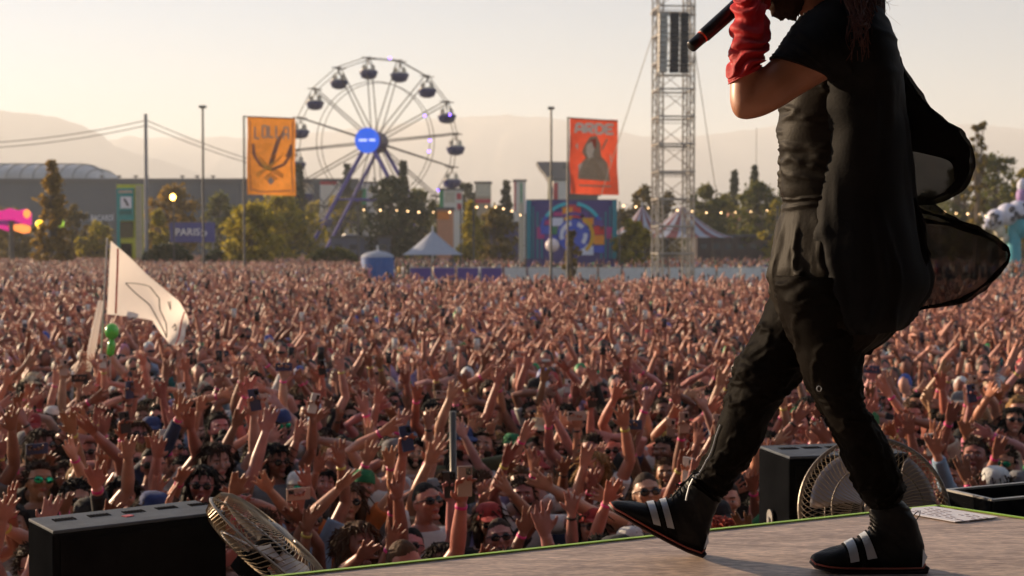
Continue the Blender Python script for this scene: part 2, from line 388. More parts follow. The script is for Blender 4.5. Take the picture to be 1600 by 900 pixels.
# green balloon figure hung under the flag
m_balloon = M('green_balloon', (.10, .55, .06), .25, var=.1, coat=.5)
bp = at(175, 518, 17.1)
r = empty('balloon', (bp.x, bp.y, bp.z)); tag(r, 'glossy green balloon doll held up beside the flag pole', 'balloon')
MB().ball((0, 0, 0), (.085, .085, .1), 16, 12).build('balloon_head', m_balloon, r, smooth=True)
MB().tube([(0, 0, -.09), (-.005, 0, -.15), (-.02, 0, -.27), (-.02, 0, -.30)], [.025, .05, .045, .015], 12).build('balloon_body', m_balloon, r, smooth=True)
MB().tube([(-.02, 0, -.3), (-.03, 0, -.9)], .006, 6).build('stick', m_polesteel, r)
# rolled white banner leaning beside the pole
a = at(158, 470, 17.6); b_ = at(138, 555, 17.6)
r = empty('rolled_banner', (b_.x, b_.y, b_.z - .2)); o_ = Vector((b_.x, b_.y, b_.z - .2)); tag(r, 'rolled white banner held upright just behind the flag pole', 'banner')
MB().tube([Vector((0, 0, 0)), b_ - o_ + Vector((.05, 0, .1)), a - o_], [.03, .05, .035], 10).build('cloth_roll', m_white, r, smooth=True)

# ------------------------------------------------------------------ crowd barriers, far
m_barrier = M('barrier_steel', (.62, .62, .64), .4, metal=.4, var=.12)
m_purple = M('purple_scrim', (.10, .05, .28), .7, var=.25, scale=.6)
YB = 125
NUMW = 'first second third fourth fifth sixth seventh eighth ninth tenth eleventh twelfth thirteenth fourteenth fifteenth sixteenth'.split()
for i in range(16):
    x0 = gx(640 + i * 37, YB); w = gx(674 + i * 37, YB) - x0
    r = empty('crowd_barrier', (x0 + w / 2, YB + .3 * math.sin(i * 1.9), 0))
    dark = i in (0, 1, 2, 3)
    tag(r, 'purple covered crowd barrier panel, ' + NUMW[i] + ' from the booth end of its row' if dark else 'pale metal crowd barrier panel, ' + NUMW[i] + ' from the marquee end of its row', 'barrier', 'purple covered barrier panels' if dark else 'pale barrier panels')
    MB().box((0, 0, .75), (w * .97, .05, 1.3)).build('panel', m_purple if dark else m_barrier, r)
    mb = MB(); mb.cyl((-w / 2, 0, 1.45), (w / 2, 0, 1.45), .04, seg=6)
    for s in (-1, 1): mb.cyl((s * w * .49, 0, 0), (s * w * .49, 0, 1.45), .04, seg=6); mb.cyl((s * w * .49, 0, 1.0), (s * w * .49, .9, 0), .03, seg=6)
    mb.build('frame', m_polesteel, r)
# ------------------------------------------------------------------ delay tower
m_truss = M('aluminium_truss', (.34, .31, .28), .42, metal=.6, var=.2, scale=1)
m_pa = M('pa_grille', (.03, .03, .035), .6, var=.3, scale=2)
TY = 100
def tower():
    x0, x1 = gx(1023, TY), gx(1079, TY); w = x1 - x0; cx = (x0 + x1) / 2; H = hz(-60, TY)
    r = empty('delay_tower', (cx, TY, 0), R(6)); tag(r, 'tall silver lattice tower hung with loudspeaker columns behind the crowd', 'tower')
    hw = w / 2
    for sx in (-1, 1):
        for sy in (-1, 1):
            mb = MB(); c = (sx * (hw - .16), sy * (hw - .16)); z = 0; k = 0
            q = .15
            for a in (-q, q):
                for b in (-q, q): mb.cyl((c[0] + a, c[1] + b, 0), (c[0] + a, c[1] + b, H), .035, seg=6)
            while z < H - .5:
                for (a, b) in (((-q, -q), (q, -q)), ((-q, q), (q, q)), ((-q, -q), (-q, q)), ((q, -q), (q, q))):
                    e = (a, b) if k % 2 else (b, a)
                    mb.cyl((c[0] + e[0][0], c[1] + e[0][1], z), (c[0] + e[1][0], c[1] + e[1][1], z + .45), .018, seg=4)
                z += .45; k += 1
            mb.build('mast', m_truss, r)
    z = .9; k = 0
    while z < H:
        mb = MB()
        for a, b in (((-hw, -hw), (hw, -hw)), ((hw, -hw), (hw, hw)), ((hw, hw), (-hw, hw)), ((-hw, hw), (-hw, -hw))):
            mb.cyl((*a, z), (*b, z), .06, seg=6); mb.cyl((*a, z - .25), (*b, z - .25), .025, seg=5)
            e = (a, b) if k % 2 else (b, a)
            if z + 1.9 < H: mb.cyl((*e[0], z), (*e[1], z + 1.9), .028, seg=5)
        mb.build('bracing', m_truss, r); z += 1.9; k += 1
    # loudspeaker columns
    for px0, px1 in ((1020, 1034), (1038, 1052), (1054, 1067)):
        xa, xb = gx(px0, TY) - cx, gx(px1, TY) - cx; z0, z1 = hz(118, TY), hz(26, TY)
        n = 12; mb = MB()
        for i in range(n):
            zz = z0 + (z1 - z0) * (i + .5) / n
            mb.box(((xa + xb) / 2, -hw - .35 + .02 * abs(i - 8), zz), ((xb - xa) * .92, .5, (z1 - z0) / n * .86))
        mb.build('loudspeaker_column', m_pa if px0 != 1020 else m_truss, r)
    mb = MB(); mb.box((-.1, -.4, hz(24, TY)), (w * 1.25, .3, .18)); mb.box((-.1, -.4, hz(119, TY)), (w * 1.0, .3, .12)); mb.build('hanging_frame', m_truss, r)
    for px, py, s in ((955, 306, -1), (1138, 300, 1)):
        e = at(px, py, TY + 8) - Vector((cx, TY, 0)); MB().cyl((s * hw, 0, hz(40, TY)), e + Vector((0, 0, 0)) * 1, .03, seg=5).build('guy_wire', m_polesteel, r)
    mb = MB(); mb.box((0, 0, .35), (w * 1.6, w * 1.6, .7)); mb.build('ballast', m_barrier, r)
    return r
tower()

# ------------------------------------------------------------------ ferris wheel
m_wsteel = M('wheel_steel', (.06, .05, .05), .5, metal=.3, var=.1)
m_wleg = M('wheel_leg_blue', (.08, .06, .34), .5, var=.1)
m_hub = M('hub_blue_lit', (.0, .10, .72), .4, emit=.30)
m_hubtx = M('hub_lettering', (.45, .5, .95), .4, emit=.5)
m_hubdark = M('hub_dark', (.07, .04, .10), .5)
m_tubblue = M('gondola_blue', (.015, .025, .14), .45); m_tubwhite = M('gondola_cream', (.55, .50, .40), .5)
m_led = M('violet_lamp', (.22, .1, 1.0), .5, emit=3.0)
WY = 255
def wheel():
    hubc = at(586, 222, WY); Rw = 131 / FPX * WY; Ri = 93 / FPX * WY
    r = empty('ferris_wheel', (hubc.x, WY, 0), R(-14)); tag(r, 'tall ferris wheel with cream and navy gondolas and blue hub', 'ferris wheel')
    hz_ = hubc.z; n = 16; hw = 1.25
    ang = [2 * math.pi * (k + .2) / n + math.pi / 2 for k in range(n)]
    def P(rr, a, y): return Vector((rr * math.cos(a), y, hz_ + rr * math.sin(a)))
    for sy in (-1, 1):
        mb = MB()
        for k in range(n): mb.cyl(P(Rw, ang[k], sy * hw), P(Rw, ang[(k + 1) % n], sy * hw), .075, seg=6)
        mb.build('outer_rim', m_wsteel, r)
        mb = MB(); mb.tube([P(Ri, 2 * math.pi * k / 56, sy * hw) for k in range(57)], .07, 6, cap=False); mb.build('inner_rim', m_wsteel, r)
        for k in range(n):
            mb = MB()
            for da in (-.012, .012):
                mb.cyl(P(.9, ang[k] + da * 10, sy * hw * 1.3), P(Rw, ang[k] + da * .2, sy * hw), .055, seg=5)
            mb.build('spoke', m_wsteel, r)
    for k in range(n):
        c = P(Rw, ang[k], 0)
        gd = empty('gondola', c, 0, r); gd.scale = (.88, .88, .92)
        mb = MB(); mb.cyl((-1.05, -hw, 0), (1.05, -hw, 0), .10, seg=6); mb.cyl((-1.05, hw, 0), (1.05, hw, 0), .10, seg=6); mb.cyl((0, -hw, 0), (0, hw, 0), .1, seg=6)
        mb.cyl((0, 0, 0), (0, 0, -1.2), .16, seg=6); mb.build('hanger', m_wsteel, gd)
        mb = MB(); mb.tube([(0, 0, -4.1), (0, 0, -3.8), (0, 0, -2.8), (0, 0, -2.5)], [.7, 1.45, 1.9, 1.9], 14); mb.build('tub', m_tubblue, gd, smooth=True)
        mb = MB(); mb.tube([(0, 0, -2.76), (0, 0, -2.2)], [1.72, 1.5], 14, cap=False)
        for q in range(4):
            a = math.pi / 4 + q * math.pi / 2; mb.cyl((1.5 * math.cos(a), 1.5 * math.sin(a), -2.7), (.9 * math.cos(a), .9 * math.sin(a), -.95), .1, seg=5)
        for q in (-1, 1): mb.box((q * .95, 0, -1.9), (.35, 1.4, 1.0))
        mb.build('seat_shell', m_tubwhite, gd)
    # hubs
    mb = MB(); mb.cyl((0, -2.0, hz_), (0, 2.4, hz_), .8, seg=16); mb.cyl((0, -hw * 1.5, hz_), (0, hw * 1.5, hz_), 1.9, seg=24); mb.build('axle_drum', m_hubdark, r)
    mb = MB(); mb.cyl((0, -4.3, hz_), (0, -4.0, hz_), 2.25, seg=36); hb_ = mb.build('hub_disc', m_hub, r)
    text('LUNA  PARK', 'lettering', m_hubtx, hb_, (0, -4.33, hz_), .62, sx=.95) if False else None
    MB().box((-.72, -4.33, hz_ + .05), (1.5, .04, .42)).build('light_bar', m_hubtx, hb_); MB().box((1.0, -4.33, hz_ + .05), (1.1, .04, .42)).build('light_bar', m_hubtx, hb_)
    MB().cyl((0, -4.0, hz_), (0, -1.5, hz_), .6, seg=12).build('axle', m_hubdark, r)
    for y in (-3.4, 3.4):
        for s in (-1, 1):
            MB().cyl((0, y, hz_), (s * 12.6, y * 1.25, 0.0), .38, .34, seg=8).build('leg', m_wleg, r)
        MB().cyl((-5.9, y * 1.12, hz_ * .53), (5.9, y * 1.12, hz_ * .53), .16, seg=6).build('cross_tie', m_wleg, r)
    for a, rr in ((-.18, Ri), (.0, Ri), (.42, Ri), (.30, Rw), (1.35, Rw), (-.62, Rw), (-.9, Rw)):
        MB().ball(P(rr, a, -hw - .1), .22, 8, 6).build('lamp', m_led, r)
    MB().box((0, 0, .5), (27, 10, 1.0)).build('platform', m_wleg, r)
    return r
wheel()

# ------------------------------------------------------------------ flag masts and banners
m_mast = M('dark_mast', (.10, .09, .085), .5, metal=.4)
m_greypole = M('grey_pole', (.24, .24, .26), .6)
def banner_cloth(x0, x1, z0, z1, mat, parent, ph, Y0=0, amp=.24):
    def fn(u, v):
        return Vector((x0 + (x1 - x0) * u + .02 * math.sin(v * 6 + ph) * v * (x1 - x0), Y0 + amp * v * math.sin(u * 5 + v * 3 + ph) + amp * .5 * math.sin(v * 9 + ph), z1 + (z0 - z1) * v - .10 * u))
    return MB().grid(fn, 24, 30).build('banner_cloth', mat, parent, smooth=True), fn
def cloth_mat(name, col, col2=None, scale=2.5):
    m = M(name, col, .85, var=.12, scale=scale, trans=.45)
    return m
def on_cloth(fn, shapes, mat, parent, name, off=-.04):
    """shapes: list of polygons in banner uv (u right, v down), laid as thin raised pieces that follow the cloth"""
    mb = MB()
    for poly in shapes:
        c = (sum(p[0] for p in poly) / len(poly), sum(p[1] for p in poly) / len(poly))
        vs = [fn(*c) + Vector((0, off, 0))]; n = len(poly)
        for p, q in zip(poly, poly[1:] + poly[:1]):
            for k in range(3): vs.append(fn(p[0] + (q[0] - p[0]) * k / 3, p[1] + (q[1] - p[1]) * k / 3) + Vector((0, off, 0)))
        N_ = len(vs) - 1
        mb.add(vs, [(0, 1 + i, 1 + (i + 1) % N_) for i in range(N_)])
    return mb.build(name, mat, parent)
def stroke(pts, w):
    out = []
    for a, b in zip(pts, pts[1:]):
        dx, dy = b[0] - a[0], b[1] - a[1]; l = math.hypot(dx, dy * 1.6) or 1; nx, ny = -dy * 1.6 / l * w, dx / l * w / 1.6
        out.append([(a[0] + nx, a[1] + ny), (b[0] + nx, b[1] + ny), (b[0] - nx, b[1] - ny), (a[0] - nx, a[1] - ny)])
    return out
GL = {'L': [[(0, 0), (0, 1), (.8, 1)]], 'O': [[(.1, 0), (.9, 0), (.9, 1), (.1, 1), (.1, 0)]], 'A': [[(0, 1), (.15, 0), (.85, 0), (1, 1)], [(.1, .6), (.9, .6)]],
      'R': [[(0, 1), (0, 0), (.9, 0), (.9, .5), (.1, .5), (.95, 1)]], 'D': [[(0, 0), (.7, 0), (.95, .3), (.95, .7), (.7, 1), (0, 1), (0, 0)]], 'E': [[(.95, 0), (0, 0), (0, 1), (.95, 1)], [(0, .5), (.8, .5)]]}
def word(s, u0, u1, v0, v1, w, arc=0):
    out = []; n = len(s); cw = (u1 - u0) / n
    for i, ch in enumerate(s):
        dv = arc * (((i + .5) / n - .5) * 2) ** 2
        for pl in GL[ch]: out += stroke([(u0 + cw * (i + .1 + .78 * p[0]), v0 + dv + (v1 - v0) * p[1]) for p in pl], w)
    return out
YM = 110
# orange banner
px0 = gx(382, YM); r = empty('banner_mast', (px0, YM, 0)); tag(r, 'mast flying the orange banner at the left of the ferris wheel', 'banner')
H = hz(181, YM); MB().cyl((0, 0, 0), (0, 0, H), .10, .07, seg=8).build('mast', m_mast, r)
W0, W1 = gx(387, YM) - px0, gx(462, YM) - px0
MB().cyl((0, 0, H - .05), (W1, 0, H - .2), .05, seg=6).build('top_bar', m_mast, r)
m_or = cloth_mat('orange_cloth', (.80, .30, .05))
cl, fn = banner_cloth(W0, W1, hz(304, YM), H - .1, m_or, r, .5)
m_pu = M('purple_print', (.36, .15, .10), .85); m_ye = M('yellow_print', (.85, .50, .10), .85, trans=.3); m_gy = M('grey_print', (.52, .40, .32), .85)
on_cloth(fn, word('LOLLA', .14, .88, .10, .25, .018, .03), m_gy, cl, 'lettering')
on_cloth(fn, stroke([(.12, .34), (.16, .50), (.30, .62), (.52, .67), (.78, .60), (.90, .48), (.92, .34)], .030) + stroke([(.06, .03), (.05, .5), (.08, .95)], .010) + stroke([(.95, .03), (.93, .6), (.95, .95)], .012) + stroke([(.1, .93), (.3, .96), (.6, .95), (.9, .93)], .012) + [[(.46, .60), (.60, .30), (.78, .12), (.66, .36), (.56, .62)]] + [[(.11, .34), (.2, .5), (.10, .48)]] + [[(.9, .34), (.80, .5), (.92, .5)]], m_pu, cl, 'print')
on_cloth(fn, [[(.2, .46), (.36, .56), (.78, .72), (.74, .78), (.34, .64)], [(.80, .44), (.66, .57), (.22, .78), (.20, .72), (.5, .6)], [(.35, .78), (.5, .70), (.66, .78), (.5, .85)]], m_ye, cl, 'print', -.055)
on_cloth(fn, [[(.44, .82), (.5, .76), (.58, .82), (.5, .87)]], m_gy, cl, 'print', -.07)
# red banner
px0 = gx(887, YM); r = empty('banner_mast', (px0, YM, 0)); tag(r, 'mast flying the red banner above the mural stage', 'banner')
H = hz(183, YM); MB().cyl((0, 0, 0), (0, 0, H), .10, .07, seg=8).build('mast', m_mast, r)
W0, W1 = gx(890, YM) - px0, gx(965, YM) - px0
MB().cyl((0, 0, H - .05), (W1, 0, H - .3), .05, seg=6).build('top_bar', m_mast, r)
m_rd = cloth_mat('red_cloth', (.74, .095, .04))
cl, fn = banner_cloth(W0, W1, hz(303, YM), H - .1, m_rd, r, 2.0)
m_cr = M('cream_print', (.80, .64, .52), .85); m_ol = M('olive_print', (.40, .28, .19), .85)
on_cloth(fn, word('ARDE', .10, .94, .07, .19, .03), m_cr, cl, 'lettering')
# a plain generic hooded figure
on_cloth(fn, [[(.32, .34), (.42, .24), (.56, .22), (.64, .34), (.66, .48), (.80, .58), (.84, .82), (.16, .80), (.20, .62), (.34, .52), (.26, .44)]], m_ol, cl, 'print')
on_cloth(fn, [[(.36, .34), (.46, .30), (.52, .40), (.48, .48), (.56, .55), (.50, .78), (.36, .78), (.30, .62), (.40, .52), (.34, .44)], [(.62, .56), (.74, .62), (.78, .78), (.64, .78)], [(.18, .62), (.26, .58), (.28, .74), (.2, .76)], [(.12, .36), (.17, .32), (.18, .42)], [(.84, .50), (.86, .44), (.89, .6)]], m_cr, cl, 'print', -.055)
on_cloth(fn, stroke([(.18, .885), (.84, .885)], .018) + stroke([(.68, .40), (.78, .26)], .018), m_ol, cl, 'print')
# plain masts
def mast(px, ptop, Y, w, label, mat, capw=0):
    r = MB(); H = hz(ptop, Y); r.cyl((0, 0, 0), (0, 0, H), w, w * .8, seg=8)
    if capw: r.box((0, 0, H + .05), (capw, capw, .18))
    o = r.build('mast', mat, loc=(gx(px, Y), Y, 0)); return tag(o, label, 'mast')
mast(318, 168, 110, .10, 'slim bare mast with flat cap beside the blue sign', m_mast, .5)
mast(861, 170, 110, .10, 'slim bare mast with flat cap beside the red banner', m_mast, .5)
mast(229, 178, 150, .22, 'thick grey utility pole carrying cables by the teal sign', m_greypole)
mast(1181, 200, 300, .07, 'thin antenna rising from trees right of the tower', m_mast)
# cables
m_cable = M('cable', (.10, .09, .09), .7)
for i, (ya, yb, yc) in enumerate(((199, 188, 240), (207, 196, 246))):
    a = at(-300, ya + 14, 150); b = at(229, yb, 150); c = at(470, yc + 30, 190)
    pts = [a.lerp(b, k / 16) + Vector((0, 0, -1.6 * (1 - (k / 8 - 1) ** 2))) for k in range(17)] + [b.lerp(c, k / 12) + Vector((0, 0, -.5 * (1 - (k / 6 - 1) ** 2))) for k in range(1, 13)]
    tag(MB().tube(pts, .045, 5, cap=False).build('cable', m_cable), ('upper' if i == 0 else 'lower') + ' power cable slung from the grey utility pole', 'cable')

# ------------------------------------------------------------------ buildings at the back
m_shed = M('warehouse_cladding', (.085, .10, .125), .7, var=.08, scale=.1)
m_shedroof = M('shed_parapet', (.10, .10, .11), .7)
YS = 300
x0, x1 = gx(-60, YS), gx(560, YS); Hs = hz(283, YS)
r = empty('warehouse', ((x0 + x1) / 2, YS + 20, 0)); tag(r, 'long grey flat roofed warehouse wall behind the left trees', 'building')
MB().box((0, 0, Hs / 2), (x1 - x0, 40, Hs)).build('wall', m_shed, r)
MB().box((0, -20.1, Hs + .1), (x1 - x0 + .4, .5, .9)).build('parapet', m_shedroof, r)
for px in (258, 285, 311, 328, 384, 407, 432):
    mb = MB(); x = gx(px - 100, YS) - (x0 + x1) / 2; mb.cyl((x, -19, Hs), (x, -19, Hs + .9), .12, seg=6); mb.box((x, -19, Hs + 1.05), (.8, .6, .35)); mb.build('roof_vent', m_shedroof, r)
m_sign = M('white_letters', (.80, .78, .82), .6)
text('R\u00d3N BACARD\u00cd', 'lettering', m_sign, r, (gx(150, YS) - (x0 + x1) / 2, -20.3, hz(341, YS)), 1.7, ext=.05, sx=.68)
# dome roofed hall
m_dome = M('translucent_roof', (.42, .42, .42), .4, var=.2, scale=.15)
m_rib = M('roof_rib', (.22, .22, .22), .6)
YD = 345
xa, xb = gx(-40, YD), gx(148, YD); zt, zb = hz(252, YD), hz(283, YD)
r = empty('barrel_roof_hall', ((xa + xb) / 2, YD + 15, 0)); tag(r, 'hall with pale translucent barrel roof behind the warehouse', 'building')
MB().box((0, 0, zb / 2), (xb - xa, 30, zb)).build('wall', m_shed, r)
W = xb - xa
def dome(u, v):
    x = -W / 2 + W * u; e = 1 - max(0, (u - .72) / .28) ** 2.6; a = math.pi * v
    return Vector((x, -15 * math.cos(a), zb + (zt - zb) * math.sin(a) ** .8 * max(0, e) ** .5))
MB().grid(dome, 50, 18).build('roof', m_dome, r, smooth=True)
mb = MB()
for k in range(9):
    u = .05 + k * .11; mb.tube([dome(min(.999, u), v / 14) + Vector((0, 0, .08)) for v in range(15)], .18, 5, cap=False)
mb.tube([dome(i / 30, .42) + Vector((0, -.05, .1)) for i in range(30)], .2, 5, cap=False)
mb.build('roof_rib', m_rib, r)
# small lit block left
m_wall1 = M('beige_render', (.45, .36, .26), .8); m_wall2 = M('white_render', (.72, .68, .62), .8); m_redt = M('red_panel', (.52, .05, .07), .6); m_greent = M('green_panel', (.04, .30, .13), .6)
m_salmon = M('salmon_render', (.62, .28, .16), .8); m_glass = M('dark_window', (.05, .06, .08), .15, var=.05)
def block(name, label, px0, px1, ptop, pbot, Y, depth, mat, trims=(), cat='building', win=0):
    xa, xb = gx(px0, Y), gx(px1, Y); zt, zb = hz(ptop, Y), max(0, hz(pbot, Y)); w = xb - xa
    r = empty(name, ((xa + xb) / 2, Y, 0)); tag(r, label, cat)
    MB().box((0, 0, zt / 2), (w, depth, zt)).build('wall', mat, r)
    MB().box((0, 0, zt + .15), (w + .4, depth + .4, .3)).build('roof', m_shedroof, r)
    for (fx0, fx1, fz0, fz1, tm, nm) in trims:
        MB().box((-w / 2 + w * (fx0 + fx1) / 2, -depth / 2 - .03, zb + (zt - zb) * (fz0 + fz1) / 2), (w * (fx1 - fx0), .08, (zt - zb) * (fz1 - fz0))).build(nm, tm, r)
    for k in range(win):
        MB().box((-w / 2 + w * (k + .5) / win, -depth / 2 - .02, zt * .72), (w / win * .5, .06, zt * .16)).build('window', m_glass, r)
    return r
block('bar_block', 'white walled drinks stand with red and green panels right of wheel', 688, 722, 298, 330, 235, 5, m_wall2, [(0, .18, .0, 1, m_greent, 'green_panel'), (.78, 1, .55, .85, m_redt, 'red_panel'), (.8, 1, .05, .35, m_redt, 'red_panel'), (.25, .7, .4, .9, m_tubwhite, 'poster')], 'stand')
block('screen_tower', 'cream panel tower with red foot behind trees right of the wheel', 743, 767, 287, 318, 250, 4, m_wall1, [(0.05, .95, .35, .95, m_tubwhite, 'panel'), (0, 1, 0, .2, m_redt, 'red_panel')], 'tower')
block('screen_tower', 'white panel tower with red edge beside the mural stage', 803, 821, 284, 330, 250, 4, m_wall2, [(0, .16, 0, 1, m_redt, 'red_panel'), (.55, .7, .1, .95, m_greent, 'green_panel')], 'tower')
block('kiosk', 'cream kiosk with pink panel under the red banner', 864, 884, 283, 318, 245, 4, m_wall2, [(0, .35, .1, .9, m_redt, 'red_panel')], 'kiosk')
block('kiosk', 'white walled kiosk with red roof line beneath the wheel left side', 503, 530, 284, 320, 275, 5, m_wall2, [(0, 1, .85, 1, m_redt, 'red_panel')], 'kiosk')
block('kiosk', 'cream kiosk among trees below the wheel hub', 568, 590, 287, 330, 275, 5, m_wall2, [(0, .3, .2, .8, m_greent, 'green_panel')], 'kiosk')
block('stall', 'orange fronted food stall under the string lights', 684, 708, 328, 350, 200, 4, m_salmon, [(0, .8, .3, .9, M('orange_panel', (.75, .22, .03), .6), 'panel')], 'stall')
block('house', 'low salmon house with windows right of the lattice tower', 1132, 1166, 330, 352, 230, 8, m_salmon, win=3)
block('house', 'pale low house behind the orange banner mast', 468, 486, 288, 320, 290, 8, m_wall1, win=2)
block('container_bar', 'long low dark bar behind the barriers at right', 1085, 1200, 370, 400, 190, 6, M('dark_brown', (.07, .05, .05), .8), win=6, cat='bar')
block('service_block', 'low violet shed under the trees beside the mural stage', 765, 812, 350, 395, 185, 4, M('violet_wall', (.12, .11, .24), .8), cat='shed')
block('service_block', 'low grey blue shed behind trees between banner and wheel', 520, 612, 372, 400, 200, 4, M('slate_wall', (.13, .14, .20), .8), cat='shed', win=4)
# bowl shaped grey structure
mb = MB(); Yb = 330; bc = at(880, 280, Yb)
r = empty('stadium_canopy', (gx(885, Yb), Yb, 0)); tag(r, 'grey flared concrete canopy behind the red banner', 'building')
prof = [(838, 255), (842, 263), (850, 272), (857, 285), (860, 305)]
pl = [Vector((gx(p[0], Yb) - gx(885, Yb), 0, hz(p[1], Yb))) for p in prof] + [Vector((8, 0, hz(305, Yb))), Vector((8, 0, hz(255, Yb)))]
MB().prism([p + Vector((0, -6, 0)) for p in pl], (0, 12, 0)).build('canopy', M('canopy_grey', (.17, .16, .17), .7), r)
MB().box((2, 0, hz(305, Yb) / 2), (10, 9, hz(305, Yb))).build('wall', m_shed, r)
MB().box((.5, -6.2, hz(262, Yb)), (3, .3, 1.1)).build('window', m_glass, r)
# pale leaning fin
a = at(850, 311, 200); b_ = at(858, 275, 200)
tag(MB().prism([(a.x, 200, 0), (a.x + .8, 200, 0), (b_.x + .5, 200, b_.z), (b_.x - .1, 200, b_.z)], (0, .8, 0)).build('signpost_fin', M('cream_fin', (.8, .68, .42), .5)), 'cream leaning fin rising behind the mural stage', 'fin')

# totem sign
YT = 165; xa, xb = gx(181, YT), gx(222, YT); w = xb - xa
r = empty('totem_sign', ((xa + xb) / 2, YT, 0)); tag(r, 'tall teal and lime totem sign with white square beside the utility pole', 'sign')
zt = hz(288, YT); m_teal = M('teal_panel', (.03, .30, .29), .6); m_lime = M('lime_panel', (.52, .55, .05), .6); m_tan = M('tan_panel', (.42, .38, .27), .7)
MB().box((0, .6, zt / 2), (w * .98, .3, zt)).build('frame', m_lime, r)
MB().box((w * .36, .35, zt * .55), (w * .24, .2, zt * .88)).build('side_panel', m_tan, r)
MB().box((-w * .14, .35, zt * .78), (w * .62, .2, zt * .36)).build('teal_panel', m_teal, r)
MB().box((-w * .42, .3, zt * .55), (w * .12, .2, zt * .8)).build('teal_panel', m_teal, r)
MB().box((-w * .12, .22, zt * .80), (w * .42, .1, zt * .13)).build('white_square', m_sign, r)
MB().prism([(-w * .22, .15, zt * .84), (-w * .14, .15, zt * .845), (w * .0, .15, zt * .77), (-w * .06, .15, zt * .755)], (0, .02, 0)).build('print', m_dkink, r)
MB().box((-w * .14, .22, zt * .92), (w * .52, .08, zt * .03)).build('text_bar', m_gy, r); MB().box((-w * .14, .22, zt * .69), (w * .46, .08, zt * .05)).build('text_bar', M('dark_teal', (.02, .16, .15), .7), r)
MB().box((-w * .14, .3, zt * .5), (w * .56, .1, zt * .18)).build('dark_panel', M('dark_olive', (.09, .08, .04), .7), r)
MB().box((-w * .12, .3, zt * .25), (w * .4, .1, zt * .2)).build('dark_panel', m_slot, r)
# blue sign
YP = 170; xa, xb = gx(266, YP), gx(336, YP); w = xb - xa
r = empty('billboard', ((xa + xb) / 2, YP, 0)); tag(r, 'wide violet blue sign with white word behind the slim mast', 'sign')
zc = hz(363, YP); hh = hz(348, YP) - hz(379, YP)
MB().box((0, 0, zc), (w, .4, hh)).build('board', M('violet_blue', (.07, .07, .28), .6), r)
text('PARIS', 'lettering', m_sign, r, (-w * .10, -.25, zc), 1.2, ext=.02)
text('\u00bb', 'lettering', m_sign, r, (w * .27, -.25, zc), 1.5, ext=.02)
for s in (-1, 1): MB().cyl((s * w * .45, .1, 0), (s * w * .45, .1, zc), .12, seg=6).build('post', m_greypole, r)
# illuminated pink inflatable
m_pink = M('pink_glow', (.6, .01, .2), .5, emit=.35); m_orng = M('orange_glow', (1.0, .28, .06), .5, emit=.5); m_plum = M('plum_glow', (.2, .01, .16), .5, emit=.15)
YI = 160; c = at(18, 345, YI)
r = empty('glowing_sculpture', (c.x, YI, 0)); tag(r, 'glowing magenta and orange panel sculpture at the left edge', 'sculpture')
def spr(pts, nm, m_, y): MB().prism([at(a, b, YI) - Vector((c.x, YI - y, 0)) for a, b in pts], (0, .5, 0)).build(nm, m_, r, bevel=.12)
spr([(-40, 327), (4, 329), (14, 325), (28, 329), (40, 326), (48, 333), (48, 352), (38, 350), (20, 344), (-40, 343)], 'magenta_panel', m_pink, 0)
spr([(-40, 343), (20, 344), (38, 350), (34, 356), (8, 352), (-40, 350)], 'plum_band', m_plum, .1)
spr([(12, 352), (34, 350), (47, 354), (46, 363), (36, 365), (22, 360)], 'orange_panel', m_orng, -.1)
spr([(-40, 350), (8, 352), (20, 359), (14, 362), (-4, 356), (-40, 355)], 'magenta_panel', m_pink, -.1)
MB().ball(at(42, 334, YI) - Vector((c.x, YI, 0)), (.42, .3, .5), 12, 8).build('orange_lobe', m_orng, r, smooth=True)
MB().cyl((0, 0, 0), (0, 0, c.z), .3, seg=8).build('post', m_mast, r)
m_yg = M('yellow_glow', (1, .55, .02), .5, emit=1.2); m_gg = M('green_glow', (.35, .6, .05), .5, emit=.5)
for px, py, m_, lab in ((62, 350, m_yg, 'amber'), (89, 330, m_gg, 'lime'), (94, 348, m_gg, 'green')):
    p = at(px, py, 152); o = MB().ball((0, 0, 0), .42, 12, 8).ball((.1, .1, -.5), .3, 10, 6).build('lantern', m_, loc=p, smooth=True)
    MB().cyl((0, 0, -p.z), (0, 0, -.3), .06, seg=6).build('post', m_mast, o); tag(o, lab + ' lantern glowing through the pointed tree at left', 'lantern')
# street lamp
m_lamp = M('sodium_lamp', (1.0, .55, .08), .5, emit=9)
p = at(270, 308, 140); r = empty('street_lamp', (p.x, 140, 0)); tag(r, 'lit amber street lamp in front of the rusty brown tree', 'street lamp')
MB().cyl((0, .35, 0), (0, .35, p.z + .3), .07, seg=8).build('post', m_mast, r); MB().ball((0, 0, p.z), (.26, .26, .30), 12, 8).build('lamp', m_lamp, r, smooth=True); MB().box((0, .2, p.z + .38), (.5, .6, .1)).build('hood', m_mast, r)

